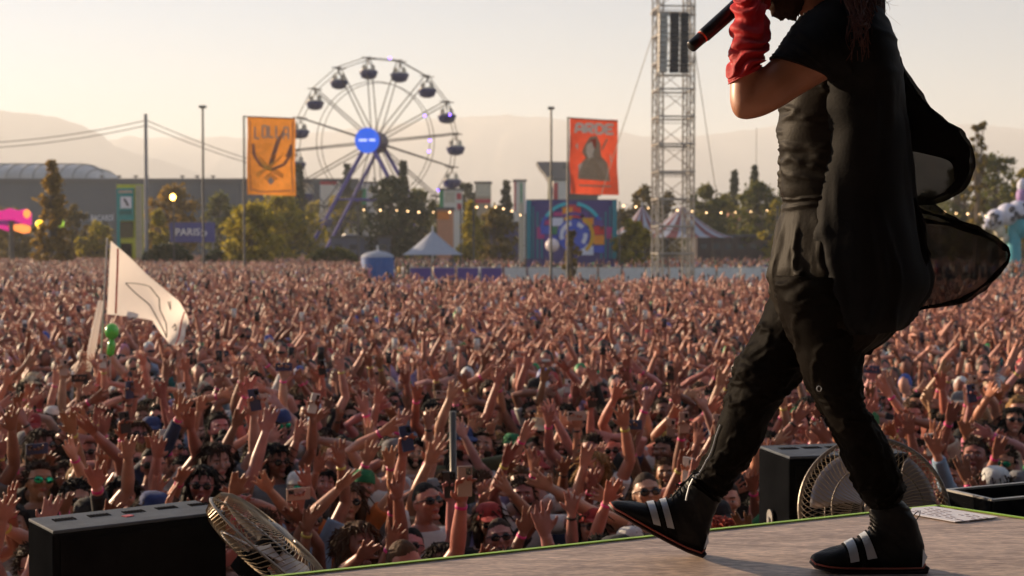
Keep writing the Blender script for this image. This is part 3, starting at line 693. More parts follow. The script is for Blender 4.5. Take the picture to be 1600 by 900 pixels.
# ------------------------------------------------------------------ mural stage
YMU = 150; xa, xb = gx(822, YMU), gx(964, YMU); w = xb - xa; zt = hz(313, YMU); zb = hz(404, YMU)
r = empty('mural_stage', ((xa + xb) / 2, YMU + 3, 0)); tag(r, 'small stage front painted with coloured mosaic arch and teal pillars', 'stage')
cw = w / 2; H = zt - zb
def mc(c): return M('mural_%d' % random.randint(0, 999), c, .7, var=.06)
m_navy = mc((.07, .055, .22)); m_tl = mc((.01, .22, .30)); m_or2 = mc((.85, .30, .03)); m_re2 = mc((.70, .03, .04)); m_wh2 = mc((.70, .72, .85)); m_bl2 = mc((.05, .10, .55)); m_mg = mc((.45, .04, .22)); m_vi = mc((.14, .06, .30)); m_yl2 = mc((.7, .38, .02)); m_cy = mc((.03, .50, .62))
MB().box((0, 0, zt / 2), (w, 6, zt)).build('wall', m_navy, r)
MB().box((0, -3.06, (zt + zb) / 2), (w * .985, .08, H)).build('backdrop', m_navy, r)
for s in (-1, 1):
    for k in range(4):
        MB().box((s * (cw - .28 - k * .46), -3.10 - (.2 if k == 0 else 0), (zt + zb) / 2 - k * .30), (.16 if k else .5, .12 if k else .3, H - k * .6)).build('pillar', m_tl, r)
def mural(name, m, polys, off=-3.12):
    off -= .08
    mb = MB()
    for p in polys: mb.prism([(-cw + x * w, off, zt - y * H) for x, y in p], (0, -.03, 0))
    mb.build(name, m, r)
def sq(x, y, a, b): return [(x, y), (a, y), (a, b), (x, b)]
def arc(r0, r1, a0, a1, cx=.5, cy=.58, n=14):
    A_ = [math.radians(a0 + (a1 - a0) * i / n) for i in range(n + 1)]; asp = w / H
    return [[(cx + r1 * math.cos(A_[i]) / asp, cy - r1 * math.sin(A_[i])), (cx + r1 * math.cos(A_[i + 1]) / asp, cy - r1 * math.sin(A_[i + 1])), (cx + r0 * math.cos(A_[i + 1]) / asp, cy - r0 * math.sin(A_[i + 1])), (cx + r0 * math.cos(A_[i]) / asp, cy - r0 * math.sin(A_[i]))] for i in range(n)]
mural('cyan_arch_pattern', m_cy, arc(.50, .56, 35, 80) + arc(.50, .56, 100, 145))
mural('blue_arch_pattern', m_bl2, arc(.50, .56, 8, 35) + arc(.50, .56, 145, 172))
mural('magenta_tile_pattern', m_mg, [sq(.12, .46, .2, .66), sq(.2, .34, .27, .42), sq(.30, .2, .40, .27), sq(.88, .46, .95, .66)])
mural('orange_tile_pattern', m_or2, [sq(.40, .12, .51, .3), sq(.62, .3, .74, .42), sq(.74, .60, .86, .76)])
mural('red_tile_pattern', m_re2, [sq(.512, .12, .6, .3), sq(.742, .44, .86, .59), sq(.44, .08, .55, .118)])
mural('white_tile_pattern', m_wh2, [sq(.28, .3, .41, .44), sq(.60, .78, .74, .94)] + [[(.34, .5), (.44, .36), (.46, .44)], [(.5, .33), (.6, .36), (.52, .4)], [(.60, .74), (.67, .66), (.68, .78)], [(.62, .48), (.7, .5), (.66, .58)]], -3.125)
mural('blue_tile_pattern', m_bl2, [sq(.16, .44, .28, .58), sq(.29, .60, .36, .8), sq(.741, .78, .86, .9)] + arc(.02, .28, 0, 360, .52, .60, 22), -3.13)
mural('violet_tile_pattern', m_vi, [sq(.2, .6, .29, .82), sq(.6, .2, .68, .29), sq(.742, .34, .84, .43)] + arc(.34, .40, 60, 120, .52, .6), -3.122)
mural('yellow_tile_pattern', m_yl2, arc(.30, .36, -50, 60, .52, .6) + [sq(.42, .302, .5, .34)], -3.135)
mural('white_ring_pattern', m_wh2, arc(.17, .24, 100, 200, .52, .6) + arc(.17, .24, -40, 10, .52, .6) + arc(.17, .24, 40, 70, .52, .6), -3.165)
mural('green_tile', mc((.03, .22, .12)), [sq(.282, .45, .34, .58)], -3.17)
MB().box((0, -.2, zt + .05), (w * 1.0, 5.6, .1)).build('roof', m_shedroof, r)
MB().box((-cw - .5, -2.5, zt * .5), (.5, 1.0, zt * .94)).build('side_banner', m_tubwhite, r)
p = at(863, 383, 140)
o = MB().ball((0, 0, 0), .68, 20, 14).build('ball', M('white_ball', (.8, .68, .68), .5), loc=p, smooth=True); MB().cyl((0, 0, -p.z), (0, 0, -.5), .07, seg=6).build('post', m_mast, o); tag(o, 'large white ball on a post in front of the mural', 'ball')

# ------------------------------------------------------------------ tents
m_tentw = M('white_canvas', (.46, .50, .60), .7, var=.06, trans=.25); m_tentr = M('red_canvas', (.26, .085, .09), .7, trans=.25); m_tblue = M('blue_canvas', (.02, .10, .36), .6); m_tentc = M('cream_canvas', (.62, .56, .52), .7, trans=.25)
def tent_cone(name, label, pxc, px0, px1, ppeak, peave, Y, nseg, mats, peakpx=None, cat='tent', flare=1.6, wall=None, wallh=2.4):
    cx = gx(pxc, Y); rad = (gx(px1, Y) - gx(px0, Y)) / 2; z1, z0 = hz(ppeak, Y), hz(peave, Y)
    r = empty(name, (cx, Y, 0)); tag(r, label, cat)
    mbs = [MB() for _ in mats]
    for k in range(nseg):
        a0, a1 = 2 * math.pi * k / nseg, 2 * math.pi * (k + 1) / nseg; mb = mbs[k % len(mats)]
        def fn(u, v):
            a = a0 + (a1 - a0) * u; rr = rad * v; return Vector((rr * math.cos(a), rr * math.sin(a), z0 + (z1 - z0) * (1 - v) ** flare))
        mb.grid(fn, 2 if nseg > 10 else 5, 9)
    for mb, m_ in zip(mbs, mats): mb.build('canopy', m_, r)
    if wall:
        mb = MB(); mb.grid(lambda u, v: Vector((rad * .97 * math.cos(2 * math.pi * u), rad * .97 * math.sin(2 * math.pi * u), z0 * v)), 24, 2, True); mb.build('wall', wall, r)
    else:
        for k in range(8):
            a = 2 * math.pi * k / 8; MB().cyl((rad * .95 * math.cos(a), rad * .95 * math.sin(a), 0), (rad * .95 * math.cos(a), rad * .95 * math.sin(a), z0), .07, seg=6).build('pole', m_mast, r)
    MB().cyl((0, 0, 0), (0, 0, z1 + .4), .10, seg=6).build('centre_pole', m_barrier, r)
    return r
tent_cone('circus_tent', 'red and white striped tent peaked right of the lattice tower', 1066, 985, 1148, 320, 371, 165, 28, [m_tentw, m_tentr])
tent_cone('circus_tent', 'striped tent peaked between the mural stage and lattice tower', 1003, 950, 1052, 321, 366, 180, 24, [m_tentw, m_tentr])
tent_cone('marquee', 'pale blue pointed marquee behind the crowd right of the blue booth', 676, 630, 724, 360, 398, 140, 8, [m_tentw], flare=1.15)
tent_cone('dome_booth', 'small round booth with white dome and blue wall', 590, 564, 617, 391, 402, 120, 20, [m_tentw], flare=.45, wall=m_tblue, cat='booth')
# spotted white inflatable at right edge
m_spot = M('dark_spots', (.05, .05, .07), .7); m_wi = M('white_inflatable', (.6, .6, .72), .6); m_ti = M('teal_inflatable', (.03, .30, .38), .6)
YR = 150; c = at(1585, 345, YR)
r = empty('inflatable_sculpture', (c.x, YR, 0)); tag(r, 'white dark spotted inflatable over teal base at the right edge', 'sculpture')
b1 = [(1556, 333, 1.0), (1574, 327, 1.2), (1592, 322, 1.2), (1612, 318, 1.4), (1545, 342, .7)]
mb = MB(); ms = MB(); rr = random.Random(3)
for px, py, s in b1:
    p = at(px, py + 8, YR) - Vector((c.x, YR, 0)); mb.ball(p, s, 14, 10)
    for k in range(5):
        d = Vector((rr.uniform(-.8, .8), -1, rr.uniform(-.7, .8))).normalized(); ms.ball(p + d * s * .9, s * .27, 8, 6)
mb.build('lobes', m_wi, r, smooth=True); ms.build('spots', m_spot, r, smooth=True)
for px, py, s, m_, nm in ((1594, 352, 1.1, m_ti, 'teal_lobe'), (1570, 372, .4, m_tubwhite, 'cream_lobe'), (1586, 385, .55, m_tubwhite, 'cream_lobe'), (1562, 360, .6, m_tubwhite, 'cream_lobe'), (1598, 290, .6, m_wi, 'crest'), (1598, 306, .7, M('lilac_lobe', (.35, .2, .45), .6), 'lilac_lobe')):
    MB().ball(at(px, py, YR) - Vector((c.x, YR, 0)), (s, s, s * 1.3), 12, 8).build(nm, m_, r, smooth=True)
MB().cyl((0, 0, 0), (0, 0, c.z), .8, .6, seg=12).build('post', m_ti, r)

# ------------------------------------------------------------------ string lights
m_bulb = M('warm_bulb', (1.0, .60, .28), .5, emit=2.6)
def strings(label, pts, Y, n, cup):
    r = empty('string_lights', (gx(pts[0][0], Y), Y, 0)); tag(r, label, 'string lights'); o_ = r.location.copy()
    P_ = [at(np.interp(t, np.linspace(0, 1, len(pts)), [p[0] for p in pts]), np.interp(t, np.linspace(0, 1, len(pts)), [p[1] for p in pts]), Y) - o_ for t in np.linspace(0, 1, n * 3 + 1)]
    MB().tube(P_, .02, 4, cap=False).build('wire', m_cable, r)
    for k in range(1, n * 3 + 1, 3): MB().ball(P_[k] - Vector((0, 0, .12)), random.uniform(.055, .10), 8, 6).build('bulb', m_bulb, r)
    for p in (P_[0], P_[-1]): MB().cyl((p.x, 0, 0), (p.x, 0, p.z + .3), .09, seg=6).build('pole', m_mast, r)
strings('string of warm bulbs from the wheel to the marquee trees', [(560, 326), (620, 327), (660, 330), (720, 330)], 145, 7, 0)
strings('string of warm bulbs dipping left of the mural stage', [(740, 322), (770, 321), (795, 326), (822, 338)], 145, 6, 0)
strings('string of warm bulbs crossing behind the lattice tower', [(968, 319), (1010, 323), (1060, 327), (1110, 331), (1160, 330), (1215, 326)], 145, 11, 0)
strings('string of warm bulbs at the right beside the spotted inflatable', [(1470, 330), (1500, 332), (1530, 333), (1548, 338)], 145, 5, 0)

# ------------------------------------------------------------------ trees
m_bark = M('bark', (.10, .075, .055), .9, var=.3, scale=3, bump=.4)
def leafmat(name, c1, c2, tr=.4):
    m = bpy.data.materials.new(name); m.use_nodes = True; t = m.node_tree; N = t.nodes; L = t.links; b = N['Principled BSDF']
    oi = N.new('ShaderNodeNewGeometry'); r = N.new('ShaderNodeValToRGB'); r.color_ramp.elements[0].color = (*c1, 1); r.color_ramp.elements[1].color = (*c2, 1)
    L.new(oi.outputs['Random Per Island'], r.inputs[0]); L.new(r.outputs[0], b.inputs['Base Color']); b.inputs['Roughness'].default_value = .6; b.inputs['Specular IOR Level'].default_value = .25
    g = N.new('ShaderNodeBsdfTranslucent'); L.new(r.outputs[0], g.inputs[0]); mx = N.new('ShaderNodeMixShader'); mx.inputs[0].default_value = tr
    L.new(b.outputs[0], mx.inputs[1]); L.new(g.outputs[0], mx.inputs[2]); L.new(mx.outputs[0], N['Material Output'].inputs[0]); return m
LM = {'yg': leafmat('leaf_yellow_green', (.16, .15, .014), (.50, .38, .035), .5), 'gr': leafmat('leaf_green', (.065, .085, .018), (.19, .17, .035), .5), 'dk': leafmat('leaf_dark', (.028, .042, .018), (.06, .07, .03), .25),
      'au': leafmat('leaf_rust', (.15, .095, .018), (.36, .22, .035), .5), 'br': leafmat('leaf_olive', (.10, .08, .02), (.24, .17, .04), .5), 'cf': leafmat('needles', (.03, .042, .022), (.055, .065, .03), .15)}
def leaves(name, C, S, mat, parent, rng):
    n = len(C); a = rng.normal(size=(n, 3)); a /= np.linalg.norm(a, axis=1)[:, None]; b = rng.normal(size=(n, 3)); b -= (b * a).sum(1)[:, None] * a; b /= np.linalg.norm(b, axis=1)[:, None]
    V = np.stack([C + a * S[:, None], C + b * S[:, None] * .6, C - a * S[:, None], C - b * S[:, None] * .6], 1).reshape(-1, 3)
    me = bpy.data.meshes.new(name); me.vertices.add(4 * n); me.vertices.foreach_set('co', V.astype(np.float32).ravel())
    me.loops.add(4 * n); me.loops.foreach_set('vertex_index', np.arange(4 * n, dtype=np.int32)); me.polygons.add(n)
    me.polygons.foreach_set('loop_start', np.arange(0, 4 * n, 4, dtype=np.int32)); me.polygons.foreach_set('loop_total', np.full(n, 4, np.int32)); me.update(); me.materials.append(mat)
    o = bpy.data.objects.new(name, me); COL.objects.link(o)
    if parent: o.parent = parent
    return o
def tree(px, ptop, wpx, Y, kind, label, shape='round', dens=1.0, base=0):
    rng = np.random.default_rng(int(px * 7 + ptop)); H = hz(ptop, Y); W = wpx / FPX * Y * 1.2
    r = empty('conifer' if shape == 'cone' else 'tree', (gx(px, Y), Y, 0)); tag(r, label, 'tree')
    mb = MB(); tw = max(.12, H * .018)
    mb.tube([(0, 0, 0), (rng.normal() * .1, 0, H * .3), (rng.normal() * .2, 0, H * .65), (0, 0, H * .93)], [tw, tw * .8, tw * .5, tw * .15], 7)
    if shape == 'cone':
        n = int(26 * dens); cl = []
        for k in range(n):
            t = k / n; z = H * (.12 + .86 * t); rr = W / 2 * (1 - t) ** .8 + .15
            for j in range(6):
                a = rng.uniform(0, 6.28); q = rr * rng.uniform(.35, 1.0) * rng.uniform(.7, 1.15); cl.append((q * math.cos(a), q * math.sin(a), z - q * .25, .28 + .25 * rr * .3))
                mb.cyl((0, 0, z), (q * math.cos(a), q * math.sin(a), z - q * .2), .04, seg=4)
        per = 20
    else:
        cl = []; n = int(62 * dens); z0, z1 = (H * .10, H) if shape == 'round' else (H * .12, H)
        for k in range(n):
            t = rng.uniform(0, 1) ** (1.3 if shape == 'column' else .85); z = z0 + (z1 - z0) * t
            if shape == 'round': prof = math.sqrt(max(.04, 1 - (2 * t - .9) ** 2)) if t < .95 else .25
            elif shape == 'column': prof = (1 - t) ** .9 * .95 + .05
            else: prof = .35 + .65 * math.sin(math.pi * min(1, t * 1.1)) * .9
            a = rng.uniform(0, 6.28); q = W / 2 * prof * rng.uniform(.25, 1.12); s = W * rng.uniform(.05, .125)
            c_ = (q * math.cos(a), q * math.sin(a), min(z, H - s * .4), s); cl.append(c_)
            if k % 2 == 0: mb.tube([(0, 0, max(z * .45, H * .15)), (c_[0] * .5, c_[1] * .5, z * .8), c_[:3]], [tw * .35, tw * .22, .03], 5)
        if shape == 'sparse':
            for k in range(6):
                x = rng.uniform(-.3, .3) * W; z = H * rng.uniform(.86, 1.05); cl.append((x, 0, z, W * .05)); mb.tube([(x * .3, 0, H * .5), (x, 0, z)], [.08, .02], 4)
        per = 62 if shape != 'sparse' else 30
    mb.build('trunk', m_bark, r)
    cl = np.array(cl); idx = np.repeat(np.arange(len(cl)), per); C = cl[idx, :3] + rng.normal(size=(len(idx), 3)) * cl[idx, 3][:, None] * np.array([.55, .55, .5])
    C[:, 2] = np.clip(C[:, 2], .3, None); S = rng.uniform(.14, .36, len(C)) * (Y / 170) ** .7
    leaves('crown', C, S, LM[kind], r, rng)
TR = [(82, 252, 52, 150, 'au', 'pointed rust brown tree in front of the warehouse at left', 'column', 1.7),
 (14, 330, 62, 185, 'br', 'low brown tree below the glowing pink sculpture', 'round', 1), (118, 322, 36, 200, 'br', 'small dull tree between pointed tree and teal sign', 'round', .8),
 (206, 340, 30, 190, 'yg', 'small yellow tree at the foot of the teal sign', 'round', .8), (246, 330, 34, 180, 'yg', 'yellowing tree just right of the utility pole', 'round', .8),
 (272, 294, 74, 205, 'au', 'rusty brown tree behind the lit street lamp', 'round', 1.4), (345, 306, 54, 240, 'gr', 'dull green tree behind the violet blue sign', 'round', 1.1),
 (393, 324, 80, 150, 'yg', 'bushy yellow green tree under the orange banner', 'round', 1.8), (440, 306, 88, 185, 'yg', 'tall yellow green tree right of the orange banner mast', 'round', 1.8),
 (468, 250, 24, 250, 'cf', 'dark conifer beside the orange banner edge', 'cone', 1), (492, 318, 60, 275, 'yg', 'yellow green tree crossing the wheel\'s left leg', 'round', 1.2),
 (543, 250, 20, 280, 'cf', 'slim conifer seen through the wheel below its hub', 'cone', 1), (560, 300, 60, 280, 'gr', 'green tree between the wheel legs', 'round', 1.2),
 (612, 282, 84, 200, 'dk', 'broad dark green tree before the wheel\'s right leg', 'round', 1.9), (630, 246, 26, 230, 'cf', 'pointed conifer behind the broad dark tree', 'cone', 1.1),
 (655, 300, 56, 215, 'gr', 'green tree at the right foot of the wheel', 'round', 1.1), (690, 322, 44, 240, 'gr', 'green tree behind the orange fronted stall', 'round', .9), (736, 318, 46, 170, 'yg', 'slim yellow green tree right of the pale marquee', 'column', 1),
 (772, 326, 52, 180, 'br', 'brownish tree left of the mural stage', 'round', 1.1), (728, 288, 46, 290, 'dk', 'dark tree between the red panelled stand and cream tower', 'round', 1), (791, 278, 30, 250, 'cf', 'dark conifer between the two panel towers', 'cone', 1.1),
 (893, 362, 26, 120, 'br', 'thin small tree standing in front of the mural', 'sparse', .45), (988, 345, 50, 150, 'yg', 'yellow green bush tree in front of the left striped tent', 'round', 1.1),
 (1005, 292, 44, 220, 'br', 'brown green tree just left of the lattice tower', 'round', 1.1), (1104, 292, 66, 210, 'gr', 'green tree directly right of the lattice tower', 'round', 1.4),
 (1147, 262, 22, 240, 'cf', 'lone conifer above the salmon house', 'cone', 1), (1178, 252, 26, 235, 'cf', 'taller thin conifer beside the antenna', 'cone', .8), (1184, 288, 66, 190, 'gr', 'green tree left of the performer\'s waist', 'round', 1.5), (1228, 292, 60, 220, 'gr', 'green tree hidden partly behind the performer', 'round', 1),
 (1526, 194, 36, 130, 'br', 'tall sparse tree with thin top behind the cape', 'sparse', .8), (1556, 248, 86, 165, 'gr', 'wide olive tree behind the spotted inflatable', 'sparse', 1.5), (1502, 262, 58, 170, 'gr', 'olive tree between cape folds at right', 'sparse', 1.6), (1600, 268, 50, 180, 'yg', 'yellow green tree at the right edge', 'round', 1),
 (1042, 302, 50, 235, 'br', 'olive tree directly behind the lattice tower', 'round', 1), (1132, 306, 46, 215, 'yg', 'yellowish tree behind the right slope of the striped tent', 'round', 1), (526, 312, 50, 270, 'yg', 'yellow green tree far behind the wheel\'s left leg', 'round', 1), (762, 342, 46, 200, 'gr', 'low green tree beside the violet shed', 'round', 1), (970, 330, 34, 190, 'br', 'small olive tree between mural and left striped tent', 'round', .8), (1212, 318, 40, 185, 'yg', 'low yellow tree at the performer\'s hip', 'round', .8), (150, 348, 44, 190, 'yg', 'low yellow green tree under the warehouse lettering', 'round', .9),
 (1450, 300, 70, 220, 'gr', 'green tree behind the sheer cape', 'round', 1), (1580, 300, 70, 240, 'dk', 'darker tree low behind the wide olive one', 'round', 1.1)]
for a in TR: tree(*a)
def bush(px, ptop, wpx, Y, kind, label):
    rng = np.random.default_rng(int(px)); H = hz(ptop, Y); W = wpx / FPX * Y
    r = empty('bush', (gx(px, Y), Y, 0)); tag(r, label, 'bush')
    n = 2600; x = rng.uniform(-1, 1, n); z = rng.uniform(0, 1, n) ** .7; y = rng.uniform(-1, 1, n)
    C = np.stack([x * W / 2, y * 1.2, z * H * (1 - .35 * np.abs(x) ** 2.5) + rng.normal(size=n) * .1], 1); leaves('leaves', C, rng.uniform(.12, .25, n), LM[kind], r, rng)
    mb = MB()
    for k in range(7): mb.cyl((rng.uniform(-.4, .4) * W, 0, 0), (rng.uniform(-.45, .45) * W, 0, H * .7), .05, .02, seg=5)
    mb.build('stem', m_bark, r)
bush(262, 381, 74, 150, 'dk', 'dark rounded bush at the foot of the utility pole')
bush(345, 392, 60, 150, 'dk', 'low dark bush behind the crowd at the slim mast')
bush(520, 388, 80, 150, 'gr', 'low green bush left of the blue booth')
bush(1560, 380, 70, 160, 'dk', 'low dark bush under the spotted inflatable')
# far wood along the back of the field
rng = np.random.default_rng(4); n = 60000; px = rng.uniform(-150, 1750, n); Yf = rng.uniform(300, 420, n)
topl = 352 + 10 * np.sin(px * .021) + 8 * np.sin(px * .057 + 1) + 5 * np.sin(px * .13); X = (px - 800) / FPX * Yf; Zt = 3.3 + (385 - topl) / FPX * 340
leaves('distant_wood', np.stack([X, Yf, Zt * rng.uniform(0, 1, n) ** .6], 1), rng.uniform(.35, .8, n), LM['br'], None, rng)
tag(bpy.data.objects['distant_wood'], kind='stuff')
# ------------------------------------------------------------------ people
def skin_mat():
    m = bpy.data.materials.new('skin'); m.use_nodes = True; t = m.node_tree; N = t.nodes; L = t.links; b = N['Principled BSDF']
    oi = N.new('ShaderNodeObjectInfo'); tc = N.new('ShaderNodeTexCoord'); nz = N.new('ShaderNodeTexNoise'); nz.inputs['Scale'].default_value = 9; nz.inputs['Detail'].default_value = 4
    L.new(tc.outputs['Object'], nz.inputs[0]); rp_ = N.new('ShaderNodeMapRange'); rp_.inputs[1].default_value = .3; rp_.inputs[2].default_value = .7; rp_.inputs[3].default_value = .8; rp_.inputs[4].default_value = 1.15; L.new(nz.outputs[0], rp_.inputs[0])
    vm = N.new('ShaderNodeVectorMath'); vm.operation = 'SCALE'; L.new(oi.outputs['Color'], vm.inputs[0]); L.new(rp_.outputs[0], vm.inputs['Scale'])
    at_ = N.new('ShaderNodeAttribute'); at_.attribute_name = 'hd'
    ab = N.new('ShaderNodeVectorMath'); ab.operation = 'ABSOLUTE'; L.new(at_.outputs['Vector'], ab.inputs[0])
    sp = N.new('ShaderNodeSeparateXYZ'); L.new(ab.outputs[0], sp.inputs[0]); s2 = N.new('ShaderNodeSeparateXYZ'); L.new(at_.outputs['Vector'], s2.inputs[0])
    cb = N.new('ShaderNodeCombineXYZ'); L.new(sp.outputs[0], cb.inputs[0]); L.new(s2.outputs[1], cb.inputs[1]); L.new(s2.outputs[2], cb.inputs[2])
    cur = vm.outputs[0]
    def blob(c, s, col, mul=False):
        nonlocal cur
        a = N.new('ShaderNodeVectorMath'); a.operation = 'SUBTRACT'; L.new(cb.outputs[0], a.inputs[0]); a.inputs[1].default_value = c
        d = N.new('ShaderNodeVectorMath'); d.operation = 'DIVIDE'; L.new(a.outputs[0], d.inputs[0]); d.inputs[1].default_value = s
        l = N.new('ShaderNodeVectorMath'); l.operation = 'LENGTH'; L.new(d.outputs[0], l.inputs[0])
        r = N.new('ShaderNodeMapRange'); r.inputs[1].default_value = .8; r.inputs[2].default_value = 1.2; r.inputs[3].default_value = 1; r.inputs[4].default_value = 0; L.new(l.outputs['Value'], r.inputs[0])
        x = N.new('ShaderNodeMix'); x.data_type = 'RGBA'; x.blend_type = 'MULTIPLY' if mul else 'MIX'; L.new(r.outputs[0], x.inputs[0]); L.new(cur, x.inputs[6]); x.inputs[7].default_value = (*col, 1); cur = x.outputs[2]
    blob((.033, -.09, .004), (.015, .04, .0065), (.55, .5, .45)); blob((.033, -.09, .004), (.0065, .04, .0065), (.03, .018, .012))
    blob((.034, -.09, .026), (.020, .04, .0045), (.05, .03, .02)); blob((0, -.095, -.058), (.026, .03, .0085), (1.05, .5, .5), True); blob((0, -.095, -.057), (.022, .03, .002), (.12, .03, .03))
    L.new(cur, b.inputs['Base Color']); b.inputs['Roughness'].default_value = .42; b.inputs['Specular IOR Level'].default_value = .45
    b.inputs['Subsurface Weight'].default_value = 0
    return m
m_skin = skin_mat()
m_cloth = M('shirt_cloth', (1, 1, 1), .85, var=.2, scale=7, objcol=True, bump=.5, bscale=9)
m_hair = M('hair', (1, 1, 1), .75, spec=.2, var=.35, scale=30, objcol=True, bump=.6, bscale=45, stretch=(1, 1, .25))
m_plain = M('accessory', (1, 1, 1), .4, var=.05, objcol=True)
m_hat = M('hat_cloth', (1, 1, 1), .9, var=.2, scale=14, objcol=True, bump=.4, bscale=40)
m_lens = M('sunglass_lens', (.012, .012, .014), .08, var=0); m_lensg = M('mirrored_green_lens', (.02, .45, .22), .1, metal=.8, var=0); m_lenso = M('mirrored_orange_lens', (.7, .18, .05), .1, metal=.8, var=0)
dg = bpy.context.evaluated_depsgraph_get
def evaluated(o, name):
    m = bpy.data.meshes.new_from_object(o.evaluated_get(bpy.context.evaluated_depsgraph_get())); m.name = name
    old = o.data; bpy.data.objects.remove(o); bpy.data.meshes.remove(old); return m
def fuse(mb, name, mats, voxel=.008, dec=.25, smooth=2):
    o = mb.build(name, mats); a = o.modifiers.new('r', 'REMESH'); a.mode = 'VOXEL'; a.voxel_size = voxel; a.use_smooth_shade = True
    if smooth: s = o.modifiers.new('s', 'SMOOTH'); s.factor = .5; s.iterations = smooth
    if dec < 1: d = o.modifiers.new('d', 'DECIMATE'); d.ratio = dec
    bpy.context.view_layer.update(); return evaluated(o, name)
def V3(*a): return Vector(a)
def arm_pose(kind, s, rng):
    j = lambda q: rng.uniform(-q, q)
    if kind == 'up': U, F = V3(s * (.38 + j(.32)), -.35 + j(.35), .75 + j(.2)), V3(.15 + j(.62), -.3 + j(.3), .85)
    elif kind == 'wave': U, F = V3(s * (.7 + j(.2)), -.4 + j(.25), .45 + j(.2)), V3(.55 + j(.6), -.25 + j(.25), .7)
    elif kind == 'fwd': U, F = V3(s * (.25 + j(.2)), -.75, .4 + j(.2)), V3(.1 + j(.3), -.75, .7 + j(.2))
    elif kind == 'bent': U, F = V3(s * (.5 + j(.15)), -.55, .05 + j(.2)), V3(j(.25), -.35, .9)
    elif kind == 'over': U, F = V3(s * (.45 + j(.2)), -.15, .85), V3(.9 + j(.15), -.3, .3 + j(.25))
    elif kind == 'phone': U, F = V3(s * .35, -.75, .25 + j(.1)), V3(-s * .28, -.35, .85)
    elif kind == 'phup': U, F = V3(s * .30, -.45, .8), V3(-s * .05, -.3, 1)
    else: U, F = V3(s * (.2 + j(.08)), .05 + j(.1), -1), V3(s * .08, -.3 + j(.2), -.9)
    return U.normalized(), F.normalized()
def hand(mb, w, d, s, rng, seg=8, curl=.12, grip=False):
    """w wrist, d direction of forearm; palm faces the stage (-Y)"""
    n = V3(0, -1, 0) - d * V3(0, -1, 0).dot(d)
    if n.length < .1: n = V3(0, 0, 1) - d * d.z
    n.normalize(); q = Matrix.Rotation(rng.uniform(-.6, .6), 3, d); n = q @ n; a = d.cross(n)      # across the palm
    k = w + d * .092
    mb.tube([w - d * .01, w + d * .02, w + d * .06, k, k + d * .008], [(.020, .026), (.017, .033), (.016, .045), (.014, .044), (.010, .037)], seg, up=n)
    if grip: curl = 1.2
    for i, (o_, L_) in enumerate(((-.034, .078), (-.0115, .090), (.012, .086), (.034, .068))):
        sp = (o_ / .031) * rng.uniform(.14, .38); b = k + a * o_; c1 = curl * rng.uniform(.5, 1.3)
        d1 = (d + a * sp + n * c1 * .35).normalized(); d2 = (d + a * sp + n * c1 * 1.0).normalized(); d3 = (d + a * sp + n * c1 * 1.7).normalized()
        p1 = b + d1 * L_ * .45; p2 = p1 + d2 * L_ * .32; p3 = p2 + d3 * L_ * .26
        mb.tube([b - d * .015, b, p1, p2, p3], [.0105, .0105, .0098, .009, .0065], max(3, seg - 2), up=n)
    ts = -s; b = w + d * .025 + a * ts * .030; dd1 = (d * .7 + a * ts * .75 + n * .25).normalized(); dd2 = (d * .95 + a * ts * .35 + n * .35).normalized()
    mb.tube([b - a * ts * .02, b, b + dd1 * .035, b + dd1 * .038 + dd2 * .036], [.014, .0135, .0115, .008], max(3, seg - 2), up=n)
    return k + n * .02, n, a
TORSO = [(.86, .15, .105), (.95, .158, .115), (1.05, .140, .10), (1.16, .150, .105), (1.27, .172, .112), (1.35, .178, .105), (1.405, .135, .085), (1.45, .07, .062)]
LEG = [((.085, 0, .93), .088), ((.095, 0, .72), .078), ((.10, -.005, .48), .056), ((.105, .01, .32), .052), ((.105, .012, .10), .038), ((.105, .0, .05), .038)]
def arm_joints(kind, s, rng):
    U, F = arm_pose(kind, s, rng); lift = max(0, U.z); S = V3(s * (.172 - .02 * lift), -.02 * lift, 1.385 + .035 * lift)
    E = S + U * .295; W = E + F * .262; return S, E, W, F
def head_shape(v):
    z = v.z; x = v.x; y = v.y
    if z < 0: x *= 1 - .34 * (-z) ** 1.4; y *= (1 - .10 * (-z)) if y < 0 else (1 - .30 * (-z))
    if y < -.5: y = -.5 - (-.5 - y) * .82
    return Vector((x, y, z))
